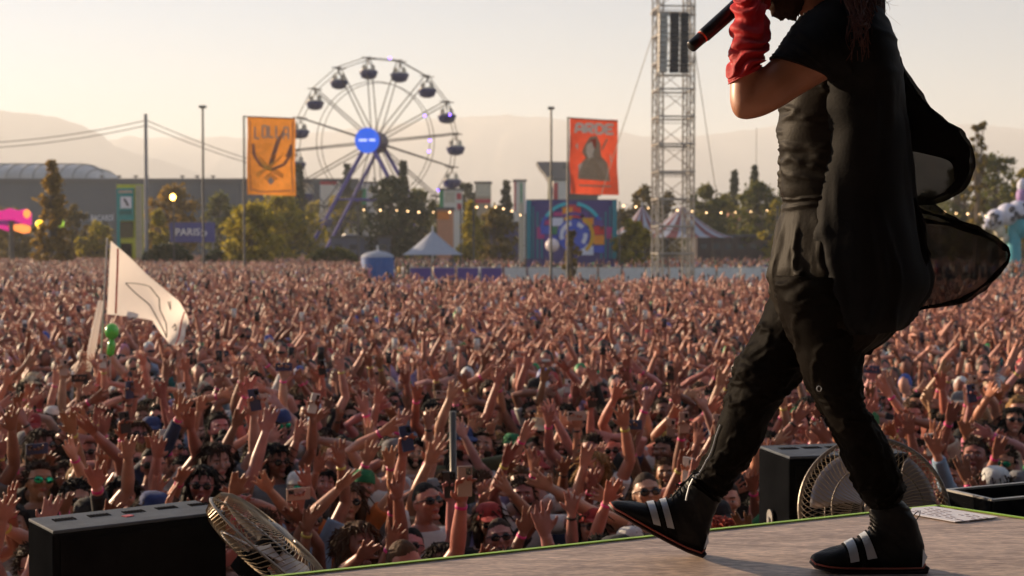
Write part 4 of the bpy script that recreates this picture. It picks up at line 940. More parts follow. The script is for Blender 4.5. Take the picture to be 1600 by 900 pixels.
def make_variant(i, kL, kR, long=False):
    rng = random.Random(100 + i); HM = Matrix.Translation((rng.uniform(-.02, .02), -.028, 1.588)) @ Euler((rng.uniform(-.28, .05), rng.uniform(-.14, .14), rng.uniform(-.25, .25))).to_matrix().to_4x4()
    mb = MB(); H3 = HM.to_3x3(); hc = HM.translation
    mb.tube([(0, 0, z) for z, a, b in TORSO], [(b, a) for z, a, b in TORSO], 16)
    mb.tube([(0, .01, 1.40), (0, -.002, 1.47), hc + H3 @ V3(0, .02, -.04)], [.068, .054, .052], 12)
    mb.ball(hc, (.077, .098, .118), 24, 16, M=H3, fn=head_shape)
    P = lambda x, y, z: hc + H3 @ V3(x, y, z)
    mb.tube([P(0, -.083, .022), P(0, -.098, -.002), P(0, -.112, -.022), P(0, -.100, -.032)], [.008, .010, .0145, .011], 8)
    mb.tube([P(-.05, -.074, .030), P(-.025, -.088, .032), P(0, -.087, .028), P(.025, -.088, .032), P(.05, -.074, .030)], [.008, .010, .008, .010, .008], 6)
    mb.ball(P(0, -.088, -.058), (.026, .012, .013), 10, 8, M=H3); mb.ball(P(0, -.078, -.096), (.028, .022, .020), 10, 8, M=H3)
    for s in (-1, 1): mb.ball(P(s * .078, .008, -.008), (.010, .020, .032), 8, 8, M=H3); mb.ball(P(s * .045, -.07, -.018), (.024, .018, .022), 8, 6, M=H3)
    sh = MB(); grow = .014
    sh.tube([(0, 0, z) for z, a, b in TORSO[:-1]] + [(0, 0, 1.425)], [(b + grow, a + grow) for z, a, b in TORSO[:-1]] + [(.078, .10)], 18)
    info = {}; kinds = {}
    for s, kd in ((-1, kL), (1, kR)):
        S, E, W, F = arm_joints(kd, s, rng); mid = S.lerp(E, .5)
        mb.tube([V3(s * .10, 0, 1.36), S, mid, E, E.lerp(W, .35), E.lerp(W, .7), W], [.062, .057, .047, .040, .0415, .034, .0265], 12)
        pc, n, a = hand(mb, W, F, s, rng, 8, grip=kd in ('phone', 'phup'))
        if long: sh.tube([V3(s * .10, 0, 1.36), S, mid, E, E.lerp(W, .85)], [.075, .072, .062, .055, .045], 12)
        else: sh.tube([V3(s * .10, 0, 1.36), S, S.lerp(E, .55)], [.074, .071, .066], 12)
        info[s] = (W, F, pc, n, a, kd)
    for s in (-1, 1):
        mb.tube([(s * x, y, z) for (x, y, z), r_ in LEG], [r_ for p, r_ in LEG], 12); mb.tube([(s * .105, .04, .035), (s * .11, -.06, .035), (s * .12, -.17, .025)], [(.035, .04), (.035, .045), (.022, .036)], 8)
    body = fuse(mb, 'person_body', [m_skin], .0068, .30); 
    n = len(body.vertices); co = np.empty(n * 3, np.float32); body.vertices.foreach_get('co', co); co = co.reshape(-1, 3)
    inv = np.array(HM.inverted()); hd = co @ inv[:3, :3].T + inv[:3, 3]; at_ = body.attributes.new('hd', 'FLOAT_VECTOR', 'POINT'); at_.data.foreach_set('vector', hd.astype(np.float32).ravel())
    shirt = fuse(sh, 'shirt', [m_cloth], .012, .35)
    # sleeveless top
    tk = MB(); tk.tube([(0, 0, z) for z, a, b in TORSO[:-2]] + [(0, 0, 1.375)], [(b + grow, a + grow * .8) for z, a, b in TORSO[:-2]] + [(.09, .125)], 18)
    for s in (-1, 1): tk.tube([(s * .10, -.075, 1.33), (s * .095, -.03, 1.425), (s * .095, .03, 1.43), (s * .10, .075, 1.34)], [(.016, .03)] * 4, 8)
    tank = fuse(tk, 'tank_top', [m_cloth], .012, .35)
    return dict(body=body, shirt=shirt, tank=tank, HM=HM, info=info, kL=kL, kR=kR, long=long)
# hair, hats, glasses in the head frame (origin at the head's centre, face to -Y)
def cap_shape(front, low, f2=.80):
    def fn(v):
        v = head_shape(v)
        inside = (v.y < front and v.z < .42) or v.z < low
        return v * (f2 if inside else 1)
    return fn
def noisy(me, amp, sc_):
    for v in me.vertices:
        d = mnoise.fractal(v.co * sc_, 1, 2, 3); v.co += v.co.normalized() * d * amp
    return me
def hm_(mb, name, amp=.004, sc_=25, smooth=True, mats=None):
    o = mb.build(name, mats or [m_hair], smooth=smooth); me = o.data; bpy.data.objects.remove(o)
    if amp: noisy(me, amp, sc_)
    return me
def strands(mb, n, L0, seed, down=.6, front=-.3, rad=.0035, cover=1.0):
    r = random.Random(seed)
    for k in range(n):
        z = r.uniform(-.25, 1); a = r.uniform(0, 2 * math.pi); q = math.sqrt(max(0, 1 - z * z)); v = V3(q * math.cos(a), q * math.sin(a), z)
        if v.y < front and v.z < .55: continue
        p = V3(v.x * .083, v.y * .100 + .01, v.z * .116 + .012); d = (v * .5 + V3(r.uniform(-.6, .6), r.uniform(-.6, .6) + .1, -down + r.uniform(-.3, .4))).normalized()
        L_ = L0 * r.uniform(.5, 1.3); p1 = p + (v * .5 + d * .5) * L_ * .4; p2 = p1 + d * L_ * .6
        mb.tube([p, p1, p2], [rad * 1.6, rad * 1.2, rad * .3], 4)
    return mb
def hair_meshes():
    h = {}
    h['short'] = hm_(MB().ball((0, .010, .016), (.087, .106, .122), 32, 24, fn=cap_shape(-.26, -.35)), 'hair', .012, 34); h['short'] = hm_(strands(MB().ball((0, .010, .012), (.084, .102, .118), 26, 20, fn=cap_shape(-.26, -.35)), 260, .035, 1, .3), 'hair', 0)
    h['tousled'] = hm_(strands(MB().ball((0, .010, .016), (.088, .106, .122), 30, 22, fn=cap_shape(-.28, -.30, .74)), 320, .042, 2, .35, -.3, .0035), 'hair', .006, 26)
    h['curly'] = hm_(MB().ball((0, .015, .024), (.102, .118, .128), 34, 26, fn=cap_shape(-.28, -.45, .70)), 'hair', .022, 36)
    mb = MB().ball((0, .012, .012), (.088, .107, .120), 26, 18, fn=cap_shape(-.24, -.5))
    for k in range(9):
        a = -.25 + (math.pi + .5) * k / 8; x, y = .080 * math.cos(a), .025 + .085 * math.sin(a); mb.tube([(x, y, .03), (x * 1.12, y * 1.05, -.08), (x * 1.2, y * 1.0 + .01, -.2), (x * 1.15, y * .9 + .02, -.27)], [.026, .032, .030, .012], 7)
    strands(mb, 260, .12, 3, 1.3, -.35, .0045); h['long'] = hm_(mb, 'hair', .013, 34)
    mb = MB().ball((0, .010, .012), (.085, .103, .118), 26, 18, fn=cap_shape(-.16, -.4)); mb.ball((0, .045, .135), .042, 12, 10); h['bun'] = hm_(mb, 'hair', .006, 30)
    h['buzz'] = hm_(MB().ball((0, .006, .006), (.080, .100, .119), 24, 18, fn=cap_shape(-.20, -.20, .85)), 'hair', .001, 30)
    def lathe(mb, pr, seg=24, flat=1.25):
        mb.grid(lambda u, v: V3(np.interp(v, np.linspace(0, 1, len(pr)), [p[0] for p in pr]) * math.cos(2 * math.pi * u), .008 + flat * np.interp(v, np.linspace(0, 1, len(pr)), [p[0] for p in pr]) * math.sin(2 * math.pi * u), np.interp(v, np.linspace(0, 1, len(pr)), [p[1] for p in pr])), seg, 14, True); return mb
    mb = lathe(MB(), [(.001, .138), (.05, .135), (.078, .11), (.088, .07), (.089, .035), (.084, .033)]); mb.ball((0, -.125, .045), (.068, .075, .010), 18, 8, M=Matrix.Rotation(.22, 3, 'X')); h['cap'] = hm_(mb, 'cap', 0, mats=[m_hat])
    mb = lathe(MB(), [(.001, .138), (.05, .135), (.078, .11), (.088, .07), (.089, .035), (.084, .033)]); mb.ball((0, .13, .04), (.062, .06, .010), 18, 8, M=Matrix.Rotation(-.3, 3, 'X')); h['backcap'] = hm_(mb, 'cap', 0, mats=[m_hat])
    h['bucket'] = hm_(lathe(MB(), [(.001, .142), (.06, .140), (.076, .12), (.087, .06), (.092, .05), (.135, .005), (.133, -.002), (.088, .045)]), 'bucket_hat', .002, 20, mats=[m_hat])
    h['beanie'] = hm_(lathe(MB(), [(.001, .158), (.05, .150), (.080, .11), (.089, .06), (.093, .055), (.093, .015), (.082, .012)]), 'beanie', .003, 20, mats=[m_cloth])
    h['beard'] = hm_(MB().ball((0, -.004, -.030), (.074, .094, .096), 22, 16, fn=lambda v: head_shape(v) * (1 if (v.z < -.18 and v.y < .25 and not (abs(v.x) < .28 and v.z > -.45 and v.y < 0)) else .8)), 'beard', .003, 50)
    for nm, lm, rim in (('glasses_dark', m_lens, m_lens), ('glasses_green', m_lensg, m_lens), ('glasses_orange', m_lenso, m_lens)):
        mb = MB()
        for s in (-1, 1): mb.ball((s * .033, -.098, .003), (.029, .007, .022), 14, 8, M=Matrix.Rotation(s * .22, 3, 'Z'))
        mb.k = 1; mb.tube([(-.012, -.106, .008), (.012, -.106, .008)], .004, 6)
        for s in (-1, 1): mb.tube([(s * .060, -.094, .012), (s * .080, -.05, .012), (s * .083, .01, .004)], .0035, 6)
        h[nm] = hm_(mb, 'sunglasses', 0, mats=[lm, rim])
    return h
HR = hair_meshes()
mb = MB(); mb.tube([(0, 0, z) for z, a, b in TORSO[:3]], [(b + .018, a + .018) for z, a, b in TORSO[:3]], 16)
for s in (-1, 1): mb.tube([(s * x, y, z) for (x, y, z), r_ in LEG[:5]], [r_ + .02 for p, r_ in LEG[:5]], 12)
TROU = fuse(mb, 'trousers', [m_cloth], .016, .35)
mb = MB()
for s in (-1, 1): mb.tube([(s * .105, .055, .04), (s * .11, -.06, .045), (s * .12, -.185, .03)], [(.042, .045), (.045, .05), (.026, .042)], 10)
SHOE = fuse(mb, 'shoes', [m_plain], .012, .5)
WB = MB().tube([(0, 0, -.008), (0, 0, .008)], [.031, .031], 14).build('wristband', [m_plain], smooth=True); wbm = WB.data; bpy.data.objects.remove(WB)
mb = MB(); mb.box((0, 0, 0), (.075, .009, .155)); mb.k = 1; mb.box((-.018, .006, .05), (.026, .003, .034)); mb.ball((-.022, .008, .058), .006, 8, 6).ball((-.013, .008, .044), .006, 8, 6)
ph = mb.build('phone', [m_plain, m_lens], bevel=.003); bpy.context.view_layer.update(); PHM = evaluated(ph, 'phone')
mb = MB(); mb.tube([(0, 0, -.10), (0, 0, -.095), (0, 0, .05), (0, 0, .08), (0, 0, .10)], [.028, .033, .033, .016, .014], 14); bt = mb.build('bottle', [m_plain], smooth=True); BTM = bt.data; bpy.data.objects.remove(bt)

COMBOS = [('up', 'up'), ('wave', 'up'), ('up', 'wave'), ('fwd', 'up'), ('up', 'fwd'), ('phone', 'phone'), ('down', 'up'), ('up', 'down'), ('over', 'up'), ('up', 'over'), ('bent', 'up'), ('wave', 'wave'), ('down', 'fwd'), ('phup', 'down'),
          ('down', 'phup'), ('fwd', 'fwd'), ('bent', 'bent'), ('up', 'bent'), ('over', 'down'), ('wave', 'down'), ('down', 'down'), ('phone', 'up'), ('up', 'phone'), ('down', 'over'), ('up', 'up'), ('fwd', 'wave')]
VAR = [make_variant(i, a, b, long=i in (6, 12)) for i, (a, b) in enumerate(COMBOS)]
def pose_words(a, b, flip):
    A_ = {a, b}
    if 'phone' in A_ or 'phup' in A_: return 'filming with a raised phone' if A_ <= {'phone', 'phup', 'down'} else 'one arm up and a phone in the other hand'
    if A_ == {'down'}: return 'arms lowered'
    if 'down' in A_: return {'up': 'one arm raised straight', 'fwd': 'one arm stretched forward', 'over': 'one arm bent across overhead', 'wave': 'one arm waving'}[(A_ - {'down'}).pop()]
    if 'over' in A_: return 'both arms up, one bent across'
    if A_ == {'bent'}: return 'both hands near the chin'
    if A_ == {'fwd'}: return 'both arms stretched forward'
    if A_ == {'wave'}: return 'both arms waving wide'
    if A_ == {'up'}: return 'both arms raised high'
    if 'bent' in A_: return 'one arm high, one hand at face'
    return 'both arms up waving'
SHIRTS = [('black', (.014, .014, .016), 30), ('white', (.68, .66, .64), 13), ('grey', (.18, .18, .19), 10), ('navy', (.02, .03, .08), 7), ('red', (.42, .025, .025), 4), ('maroon', (.12, .015, .025), 4), ('olive', (.10, .10, .045), 4), ('pale blue', (.25, .36, .50), 5),
          ('pink', (.60, .20, .28), 4), ('mustard', (.50, .28, .04), 3), ('green', (.03, .22, .08), 3), ('cream', (.58, .48, .36), 6), ('lilac', (.38, .30, .52), 3), ('orange', (.62, .16, .03), 2), ('brown', (.12, .06, .035), 4), ('teal', (.02, .20, .21), 2)]
SKINS = [(.50, .215, .155), (.44, .18, .13), (.58, .28, .21), (.37, .145, .10), (.27, .105, .07), (.54, .245, .18)]
HAIRC = [('black', (.010, .008, .007)), ('dark brown', (.030, .016, .010)), ('brown', (.075, .036, .018)), ('fair', (.26, .15, .06)), ('red dyed', (.25, .03, .015))]
def wpick(r, L_): return r.choices(L_, weights=[x[-1] for x in L_])[0]
ROWS = ['front', 'second', 'third', 'fourth', 'fifth', 'sixth', 'seventh', 'eighth', 'ninth', 'tenth', 'eleventh', 'twelfth', 'thirteenth', 'fourteenth', 'fifteenth', 'sixteenth', 'seventeenth', 'eighteenth', 'nineteenth', 'twentieth', 'rear', 'rear']
def zone(px):
    for lim, w in ((140, 'far left'), (330, 'behind long speaker'), (480, 'behind tilted fan'), (640, 'left of metal post'), (790, 'around metal post'), (950, 'before lifted shoe'), (1180, 'beside striding leg'), (1330, 'behind small speaker'), (1480, 'behind upright fan')):
        if px < lim: return w
    return 'behind open case'
used = set()
def link_child(me, name, parent, mtx=None, color=None):
    o = bpy.data.objects.new(name, me); COL.objects.link(o); o.parent = parent
    if mtx is not None: o.matrix_local = mtx
    if color: o.color = (*color, 1)
    return o
def person(x, y, row, seed, far, force=None):
    r = random.Random(seed); px = 800 + x / y * FPX; f = force or {}
    for tries in range(60):
        vi = f.get('v', r.randrange(len(VAR)))
        if VAR[vi]['kL'] == VAR[vi]['kR'] == 'down' and r.random() < .5: continue
        v = VAR[vi]; flip = f.get('flip', r.random() < .5); sn, scl, _ = f.get('shirt') or wpick(r, SHIRTS)
        top = f.get('top', 'long sleeved top' if v['long'] else r.choice(['t-shirt', 't-shirt', 't-shirt', 'tank top']))
        hst = f.get('hair', r.choices(['short', 'tousled', 'curly', 'long', 'bun', 'buzz', 'cap', 'backcap', 'bucket', 'beanie'], [22, 14, 5, 22, 6, 8, 9, 4, 3, 2])[0])
        hn, hcl = f.get('hairc') or r.choices(HAIRC, [8, 8, 4, 1.2, .6])[0]
        hatn, hatc = f.get('hat') or r.choice([('black', (.012, .012, .014)), ('black', (.012, .012, .014)), ('white', (.65, .64, .62)), ('dark blue', (.02, .04, .14)), ('red', (.30, .03, .03)), ('black', (.012, .012, .014)), ('green', (.02, .16, .06)), ('beige', (.45, .36, .24)), ('white', (.6, .59, .57)), ('grey', (.16, .16, .17))])
        gl = f.get('gl', r.choices(['', 'glasses_dark', 'glasses_green', 'glasses_orange'], [11, 9, 1, 1])[0])
        beard = hst not in ('long', 'bun') and r.random() < .35
        hd_ = {'short': hn + ' short hair', 'tousled': hn + ' tousled hair', 'curly': hn + ' curly hair', 'long': 'long ' + hn + ' hair', 'bun': hn + ' hair bun', 'buzz': 'cropped hair', 'cap': hatn + ' cap', 'backcap': hatn + ' backward cap', 'bucket': hatn + ' bucket hat', 'beanie': hatn + ' beanie'}[hst]
        g_ = {'': '', 'glasses_dark': ' and sunglasses', 'glasses_green': ' and green mirrored glasses', 'glasses_orange': ' and orange glasses'}[gl]
        topw = {'t-shirt': 'shirt', 'tank top': 'vest', 'long sleeved top': 'long sleeves'}[top]
        lab = f"{sn} {topw}, {hd_}{g_}, {pose_words(v['kL'], v['kR'], flip)}"
        key = lab
        loc_ = (ROWS[min(row, 21)] + ' row') if row < 3 else zone(px)
        extra = f", {loc_}"
        lab2 = lab + extra
        if len(lab2.replace(',', '').split()) > 16: lab2 = lab
        if lab2 in used or len(lab2.split()) > 16: continue
        break
    used.add(lab2)
    if row < 3: pass
    sc_ = r.uniform(.93, 1.08) * f.get('scale', 1)
    o = bpy.data.objects.new('person', v['body']); COL.objects.link(o); d = Vector((1.0 - x, 2.6 - y)); rz = math.atan2(d.x, -d.y) + r.uniform(-.25, .25)
    o.location = (x, y, r.uniform(-.02, .05) if row else 0); o.rotation_euler = (0, 0, rz); o.scale = (-sc_ if flip else sc_, sc_, sc_)
    o.color = (*[c * r.uniform(.85, 1.15) for c in r.choice(SKINS)], 1)
    tag(o, lab2, 'person', 'concert crowd')
    link_child(v['tank'] if top == 'tank top' else v['shirt'], 'tank_top' if top == 'tank top' else 'shirt', o, color=scl)
    link_child(TROU, 'trousers', o, color=r.choice([(.02, .02, .025), (.04, .06, .12), (.10, .10, .10)])); link_child(SHOE, 'shoes', o, color=(.1, .1, .1))
    HM = v['HM']
    if hst in ('cap', 'backcap', 'bucket', 'beanie'):
        link_child(HR[hst], {'cap': 'cap', 'backcap': 'cap', 'bucket': 'bucket_hat', 'beanie': 'beanie'}[hst], o, HM, hatc); link_child(HR[r.choice(['buzz', 'short', 'long'])] if hst != 'beanie' else HR['buzz'], 'hair', o, HM @ Matrix.Scale(.985, 4), hcl)
    else: link_child(HR[hst], 'hair', o, HM, hcl)
    if beard: link_child(HR['beard'], 'beard', o, HM, hcl)
    if gl: link_child(HR[gl], 'sunglasses', o, HM)
    phones = []
    for s in (-1, 1):
        W, F, pc, n, a, kd = v['info'][s]
        if kd != 'down' and r.random() < .50:
            q = F.to_track_quat('Z', 'Y').to_matrix().to_4x4(); c = r.choice([(.75, .03, .22), (.75, .03, .22), (.9, .06, .3), (.02, .02, .02), (.6, .5, .1)])
            link_child(wbm, 'wristband', o, Matrix.Translation(W - F * .02) @ q, c)
        if kd in ('phone', 'phup') and not (kd == 'phone' and s == 1 and v['kL'] == 'phone'): phones.append((pc, n, a, F))
    return o, phones, lab2, flip, rz, sc_
mats_ph = [(.02, .02, .022), (.45, .30, .24), (.6, .58, .55), (.03, .05, .12), (.5, .36, .3)]
nper = 0; pts_used = []; row = 0; yy = 7.3; bottle_done = 0
r0 = random.Random(77)
persons_pos = []
while nper < 292:
    hw = .36 * yy + .35; x = -hw + r0.uniform(0, .3)
    while x < hw and nper < 292:
        xx, y2 = x + r0.uniform(-.12, .12), yy + r0.uniform(-.13, .13)
        persons_pos.append((xx, y2, row)); nper += 1; x += .53
    yy += .56; row += 1
YEND = yy
pw_used = set()
for k, (x, y, rw) in enumerate(persons_pos):
    o, phs, lab, flip, rz, sc_ = person(x, y, rw, 1000 + k, False)
    for (pc, n, a, F) in phs:
        Mo = o.matrix_basis; p = Mo @ pc; up_ = (Mo.to_3x3() @ V3(0, 0, 1)).normalized(); fwd = (Mo.to_3x3() @ V3(0, -1, 0)).normalized()
        q = bpy.data.objects.new('phone', PHM); COL.objects.link(q); rr_ = random.Random(k); q.color = (*rr_.choice(mats_ph), 1)
        land = rr_.random() < .3
        q.location = p + up_ * .03; q.rotation_euler = Euler((rr_.uniform(-.2, .1), R(90) if land else rr_.uniform(-.2, .2), rz + rr_.uniform(-.3, .3) + math.pi))
        cn = {0: 'black', 1: 'rose gold', 2: 'silver', 3: 'navy', 4: 'copper'}[mats_ph.index(tuple(round(c, 3) for c in tuple(q.color)[:3])) if tuple(round(c, 3) for c in tuple(q.color)[:3]) in mats_ph else 0]
        words_ = lab.split(','); lb = f"{cn} phone held {'sideways' if land else 'upright'} by {words_[0]} person with{words_[1]}"
        lb = ' '.join(lb.split()[:15]);
        if lb in pw_used: lb = ' '.join(lb.split()[:13]) + ' ' + zone(800 + p.x / p.y * FPX).split()[-2] + ' ' + zone(800 + p.x / p.y * FPX).split()[-1] if len(lb.split()) < 14 else lb
        pw_used.add(lb); tag(q, lb, 'phone', 'phones held up in the crowd')
# --- the rest of the crowd: thousands of figures, one mesh
def low_variant(i, kL, kR, lod):
    rng = random.Random(500 + i); mb = MB(); s8 = 8 if lod == 1 else 6
    mb.k = 1; T = TORSO if lod == 1 else TORSO[::2] + [TORSO[-1]]
    mb.tube([(0, 0, z) for z, a, b in T[:-1]] + [(0, 0, 1.42)], [(b + .012, a + .012) for z, a, b in T[:-1]] + [(.06, .08)], s8)
    mb.k = 0; hx, hy = rng.uniform(-.03, .03), -.03; mb.cyl((0, 0, 1.40), (0, -.01, 1.52), .055, .05, seg=5, cap=False)
    mb.ball((hx, hy, 1.588), (.077, .098, .118), s8 + 1, 7 if lod == 1 else 5)
    mb.k = 2; st = i % 5
    mb.ball((hx, hy + .022, 1.612), (.088, .10, .115), s8 + 1, 6 if lod == 1 else 5)
    if st == 1: mb.tube([(hx, hy + .05, 1.6), (hx, hy + .06, 1.42), (hx, hy + .05, 1.33)], [(.05, .09), (.05, .10), (.02, .06)], 6)
    if lod == 1 and st in (2, 3): mb.k = 4; mb.ball((hx, hy - .094, 1.592), (.062, .012, .02), 8, 5)
    for s, kd in ((-1, kL), (1, kR)):
        S, E, W, F = arm_joints(kd, s, rng)
        mb.k = 1; mb.tube([V3(s * .10, 0, 1.36), S, S.lerp(E, .5)], [.07, .068, .062], 5 if lod == 1 else 4)
        mb.k = 0; mb.tube([S.lerp(E, .4), E, E.lerp(W, .4), W], [.048, .040, .041, .026], 6 if lod == 1 else 4, cap=False)
        n = V3(0, -1, 0) - F * V3(0, -1, 0).dot(F); n.normalize(); n = Matrix.Rotation(rng.uniform(-.7, .7), 3, F) @ n; a = F.cross(n); k_ = W + F * .09
        mb.tube([W, W + F * .05, k_ + F * (.0 if lod == 1 else .07)], [(.018, .026), (.015, .037), (.012, .032)], 5 if lod == 1 else 4, up=n)
        if lod == 1:
            for o_, L_ in ((-.031, .075), (-.010, .085), (.011, .08), (.031, .065)): mb.tube([k_ + a * o_, k_ + a * o_ * 1.9 + F * L_ + n * .015], [.0105, .008], 3, up=n)
            mb.tube([W + F * .03 - a * s * .03, W + F * .07 - a * s * .065], [.014, .009], 3, up=n)
        if kd in ('phone', 'phup') : mb.k = 4; mb.box(k_ + n * .03 + V3(0, 0, .04), (.078, .012, .15))
    mb.k = 3
    if lod == 1 or kL == 'down':
        for s in (-1, 1): mb.tube([(s * .09, 0, .92), (s * .1, 0, .5), (s * .105, 0, .02)], [.095, .07, .05], 5)
    V = np.array([tuple(v) for v in mb.v], np.float32); reg = np.zeros(len(V), np.int32)
    for f, m_ in zip(mb.f, mb.m):
        for q in f: reg[q] = m_
    ls = np.array([len(f) for f in mb.f]); lv = np.concatenate([np.array(f) for f in mb.f]); return V, reg, ls, lv
LV1 = [low_variant(i, *COMBOS[i % len(COMBOS)], 1) for i in range(30) if COMBOS[i % len(COMBOS)] != ('down', 'down')]
LV2 = [low_variant(i + 60, *COMBOS[i % len(COMBOS)], 2) for i in range(26) if COMBOS[i % len(COMBOS)] != ('down', 'down')]
LV3 = [low_variant(i + 90, 'down', 'down', 2) for i in range(3)] + [low_variant(95, 'up', 'down', 2)]
def scatter(y0, y1, dens, x_of, keep=None, seed=1):
    rg = np.random.default_rng(seed); st = 1 / math.sqrt(dens); P_ = []; y = y0
    while y < y1:
        a, b = x_of(y); x = np.arange(a, b, st); x = x + rg.uniform(-.32, .32, len(x)) * st; yy_ = y + rg.uniform(-.4, .4, len(x)) * st
        P_.append(np.stack([x, yy_], 1)); y += st
    P_ = np.concatenate(P_); return P_
cw_ = lambda y: (-.36 * y - .5, .36 * y + .5)
rg = np.random.default_rng(9)
PA = scatter(YEND, 34, 2.9, cw_); PB = scatter(34, 46, 2.3, cw_, seed=2)
PC = scatter(46, 66, 2.0, cw_, seed=3); PD = scatter(66, 215, .95, lambda y: (-.36 * y - .5, (560 + 12 * math.sin(y * .3) - 800) / FPX * y), seed=4)
PE = scatter(126.8, 200, .30, lambda y: ((560 - 800) / FPX * y, .36 * y), seed=5); PE = np.concatenate([PE, scatter(215, 260, .3, lambda y: (-.36 * y, (560 - 800) / FPX * y), seed=6)])
LV1D = LV1 + [low_variant(200 + i, 'down', k_, 1) for i, k_ in enumerate(['down', 'bent', 'down', 'bent', 'down', 'up', 'down', 'bent', 'down'])]
LDN = [low_variant(230 + i, 'down' if i % 2 else 'bent', 'down', 2) for i in range(6)]
sets = [(PA, LV1D), (PB, LV1D), (PC, LV2 + LDN * 4), (PD, LV2[::3] + LDN * 5), (PE, LV3)]
allV, allL, allS, allC = [], [], [], []; base = 0
shc = np.array([s_[1] for s_ in SHIRTS]); shw = np.array([s_[2] for s_ in SHIRTS], float); shw /= shw.sum()
skc = np.array(SKINS); hac = np.array([h_[1] for h_ in HAIRC]); hatc = np.array([(.012, .012, .014), (.65, .64, .62), (.45, .03, .03), (.02, .25, .07), (.03, .08, .35), (.45, .36, .24), (.5, .2, .3)])
accc = np.array([(.02, .02, .02), (.02, .02, .02), (.7, .68, .62), (.03, .03, .05)])
for P_, LV in sets:
    vi = rg.integers(0, len(LV), len(P_))
    for k, (V, reg, ls, lv) in enumerate(LV):
        Q = P_[vi == k]; n = len(Q)
        if not n: continue
        ang = np.arctan2(1.0 - Q[:, 0], -(2.6 - Q[:, 1])) + rg.uniform(-.3, .3, n)
        if LV is LV3: ang = rg.uniform(0, 6.28, n)
        s_ = rg.uniform(.92, 1.08, n); fl_ = rg.choice([-1, 1], n); ca, sa = np.cos(ang), np.sin(ang)
        X = V[None, :, 0] * (s_ * fl_)[:, None]; Y_ = V[None, :, 1] * s_[:, None]; Z = V[None, :, 2] * s_[:, None]
        W_ = np.stack([X * ca[:, None] - Y_ * sa[:, None] + Q[:, 0:1], X * sa[:, None] + Y_ * ca[:, None] + Q[:, 1:2], Z + rg.uniform(-.05, .07, n)[:, None]], 2)
        pal = np.zeros((n, 5, 3)); pal[:, 0] = skc[rg.integers(0, len(skc), n)] * rg.uniform(.85, 1.15, n)[:, None]; pal[:, 1] = shc[rg.choice(len(shc), n, p=shw)]
        hh_ = hac[rg.choice(len(hac), n, p=[.42, .33, .18, .05, .02])]; hat = rg.random(n) < .22; hh_[hat] = hatc[rg.integers(0, len(hatc), hat.sum())]; pal[:, 2] = hh_
        pal[:, 3] = (.03, .035, .05); pal[:, 4] = accc[rg.integers(0, len(accc), n)]
        allV.append(W_.reshape(-1, 3)); allC.append(pal[:, reg].reshape(-1, 3)); nv = len(V)
        allL.append((lv[None, :] + (np.arange(n) * nv)[:, None] + base).ravel()); allS.append(np.tile(ls, n)); base += n * nv
AV = np.concatenate(allV).astype(np.float32); AL = np.concatenate(allL).astype(np.int32); AS = np.concatenate(allS).astype(np.int32); AC = np.concatenate(allC).astype(np.float32)
me = bpy.data.meshes.new('crowd'); me.vertices.add(len(AV)); me.vertices.foreach_set('co', AV.ravel()); me.loops.add(len(AL)); me.loops.foreach_set('vertex_index', AL)
me.polygons.add(len(AS)); st_ = np.zeros(len(AS), np.int32); st_[1:] = np.cumsum(AS)[:-1]; me.polygons.foreach_set('loop_start', st_); me.polygons.foreach_set('loop_total', AS)
me.update(calc_edges=True); me.polygons.foreach_set('use_smooth', np.ones(len(AS), bool))
ca_ = me.attributes.new('Col', 'FLOAT_COLOR', 'POINT'); ca_.data.foreach_set('color', np.concatenate([AC, np.ones((len(AC), 1), np.float32)], 1).ravel())
mcw = bpy.data.materials.new('crowd_colours'); mcw.use_nodes = True; t = mcw.node_tree; an = t.nodes.new('ShaderNodeAttribute'); an.attribute_name = 'Col'; t.links.new(an.outputs['Color'], t.nodes['Principled BSDF'].inputs['Base Color']); t.nodes['Principled BSDF'].inputs['Roughness'].default_value = .55
me.materials.append(mcw); o = bpy.data.objects.new('crowd', me); COL.objects.link(o); tag(o, kind='stuff')
print('crowd verts', len(AV), 'persons', sum(len(s_[0]) for s_ in sets), 'yend', YEND)
